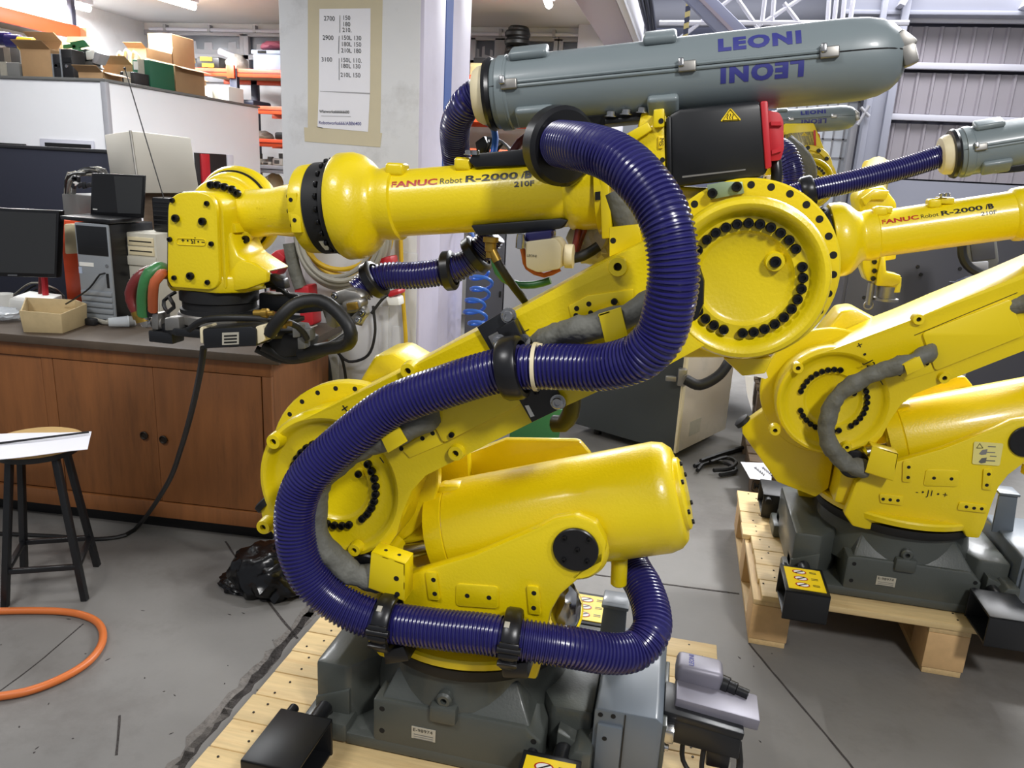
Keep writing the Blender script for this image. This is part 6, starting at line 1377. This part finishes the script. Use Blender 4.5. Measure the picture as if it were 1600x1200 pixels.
for q, m in [([(278, 82), (294, 78), (300, 92), (284, 100)], 'label_yellow'), ([(294, 74), (300, 78), (304, 98), (300, 102)], 'label_pale'), ([(275, 84), (284, 88), (286, 98), (276, 96)], 'white_print'), ([(280, 98), (296, 98), (296, 106), (280, 106)], 'white_print')]: obj('sheet', MB().prism(poly(q, YR+.1), DY(.02), .003), m, t)
bagg('crumpled clear bag of parts on the top shelf left of the crate', 352, 388, 84, zs1, 4)
wt2 = obj('white_tube', MB().cyl(W(343, 80, YR+.5), W(372, 92, YR+.5), .035, n=14), 'white_steel', None, label='white tube lying behind the clear bag on the top shelf', cat='tube')
cr = thing('crate', 'pale blue plastic crate on the top shelf beside the pillar', 'crate', Vector((W(416, 107, YR+.05).x, YR+.2, zs1)))
a = W(395, 78, YR+.05); b = W(440, 78, YR+.05)
obj('body', MB().bb((a.x, YR+.05, zs1), (b.x, YR+.45, a.z-.02), .008), 'crate_blue', cr); obj('rim', MB().bb((a.x-.012, YR+.038, a.z-.035), (b.x+.012, YR+.462, a.z), .005), 'crate_blue', cr); obj('grip', MB().box(W(409, 81, YR+.036), (.09, .01, .025), None, .003), 'hole', cr)
mb = crumple(Vector(((a.x+b.x)/2, YR+.25, a.z+.055)), .15, (1.1, .9, .36), 6, 3); obj('maroon_cloth', mb, 'maroon', None, label='maroon cloth heaped on the pale blue crate', cat='cloth')
z2 = zpx(170)+.031; goods('navy_case', 'small navy case on the second shelf', 'case', 374, 396, 155, z2, 'navy_steel')
z3 = zpx(221)+.031; goods('black_device', 'black device on the third shelf beside the office wall', 'device', 369, 387, 204, z3, 'junk_dark'); bagg('clear bag of fittings on the third shelf', 392, 428, 203, z3, 7); goods('dark_tin', 'dark tin at the pillar end of the third shelf', 'tin', 428, 450, 206, z3, 'junk_dark')
z4 = zpx(262)+.031
for i, (x0, x1, yt) in enumerate([(376, 386, 247), (389, 406, 247), (408, 422, 252), (425, 440, 247)]):
    a = W(x0, yt, YR+.1); b = W(x1, yt, YR+.1); lab = ['first', 'second', 'third', 'fourth'][i]
    t = thing('small_motor', lab+' small pale motor from the left on the grey shelf', 'motor', ((a.x+b.x)/2, YR+.2, z4), 'small motors on the grey shelf')
    obj('body', MB().bb((a.x, YR+.1, z4), (b.x, YR+.3, a.z), .012), 'white_print', t); obj('shaft', MB().cyl(((a.x+b.x)/2, YR+.2, a.z), ((a.x+b.x)/2, YR+.2, a.z+.05), .03, n=12), 'junk_grey', t); obj('vent', MB().box(((a.x+b.x)/2, YR+.098, (z4+a.z)/2), ((b.x-a.x)*.5, .004, (a.z-z4)*.5)), 'junk_grey', t)
bagg('cream bag lying below the grey shelf beside the pillar', 408, 446, 266, zpx(320)+.031, 11, 'cream')
# right of the pillar on the rack
zr = zpx(113)+.031
goods('timber_plank', 'light timber board on the rack right of the pillar', 'timber', 735, 790, 98, zr, 'pine', YR+.02, .5, .004)
zr2 = W(760, 98, YR+.02).z+.001
for i, (x0, x1, yt, zz0) in enumerate([(783, 836, 78, zr2), (784, 826, 55, None)]):
    a = W(x0, yt, YR+.2); b = W(x1, yt, YR+.2); c = (a+b)/2; t = thing('hose_coil', ['lower black coiled hose right of the pillar', 'upper black coiled hose right of the pillar'][i], 'hose', Vector((c.x, YR+.3, zr2 if i == 0 else W(800, 78, YR+.2).z+.05)))
    zb_ = WF[t].translation.z; R_ = (b.x-a.x)/2-.04
    for k in range(4): obj('loop', MB().ring(Vector((c.x+.01*(k % 2), YR+.3, zb_+.03+k*.035)), (.05*(k % 2), 0, 1), R_-.02*(k % 2), .035, 24, 8), 'cable_black', t)
goods('flat_stack', 'stack of dark flat cases right of the pillar', 'case', 740, 780, 90, zr2, 'junk_dark', YR+.1, .3, .004)
# left high rack along the wall
zb5 = 2.62; p0 = G(126, 54, zb5); 
rk2 = thing('wall_rack', 'orange-beamed rack high above the office at the left wall', 'rack', (p0.x, 5.5, OZ))
obj('shelf_beam', MB().bb((p0.x-.04, 4.2, zb5-.05), (p0.x, p0.y, zb5+.07), .006), 'orange_beam', rk2); obj('shelf_board', MB().bb((p0.x-.8, 4.2, zb5-.02), (p0.x-.04, p0.y, zb5+.02), .004), 'old_wood', rk2)
obj('end_plate', MB().bb((p0.x-.06, p0.y, zb5-.14), (p0.x+.06, p0.y+.012, zb5+.06), .003), 'cardboard', rk2)
for yy in (p0.y-.05, 4.3): obj('post', MB().bb((p0.x-.08, yy, OZ+.001), (p0.x-.03, yy+.05, 2.95), .004), 'navy_steel', rk2)
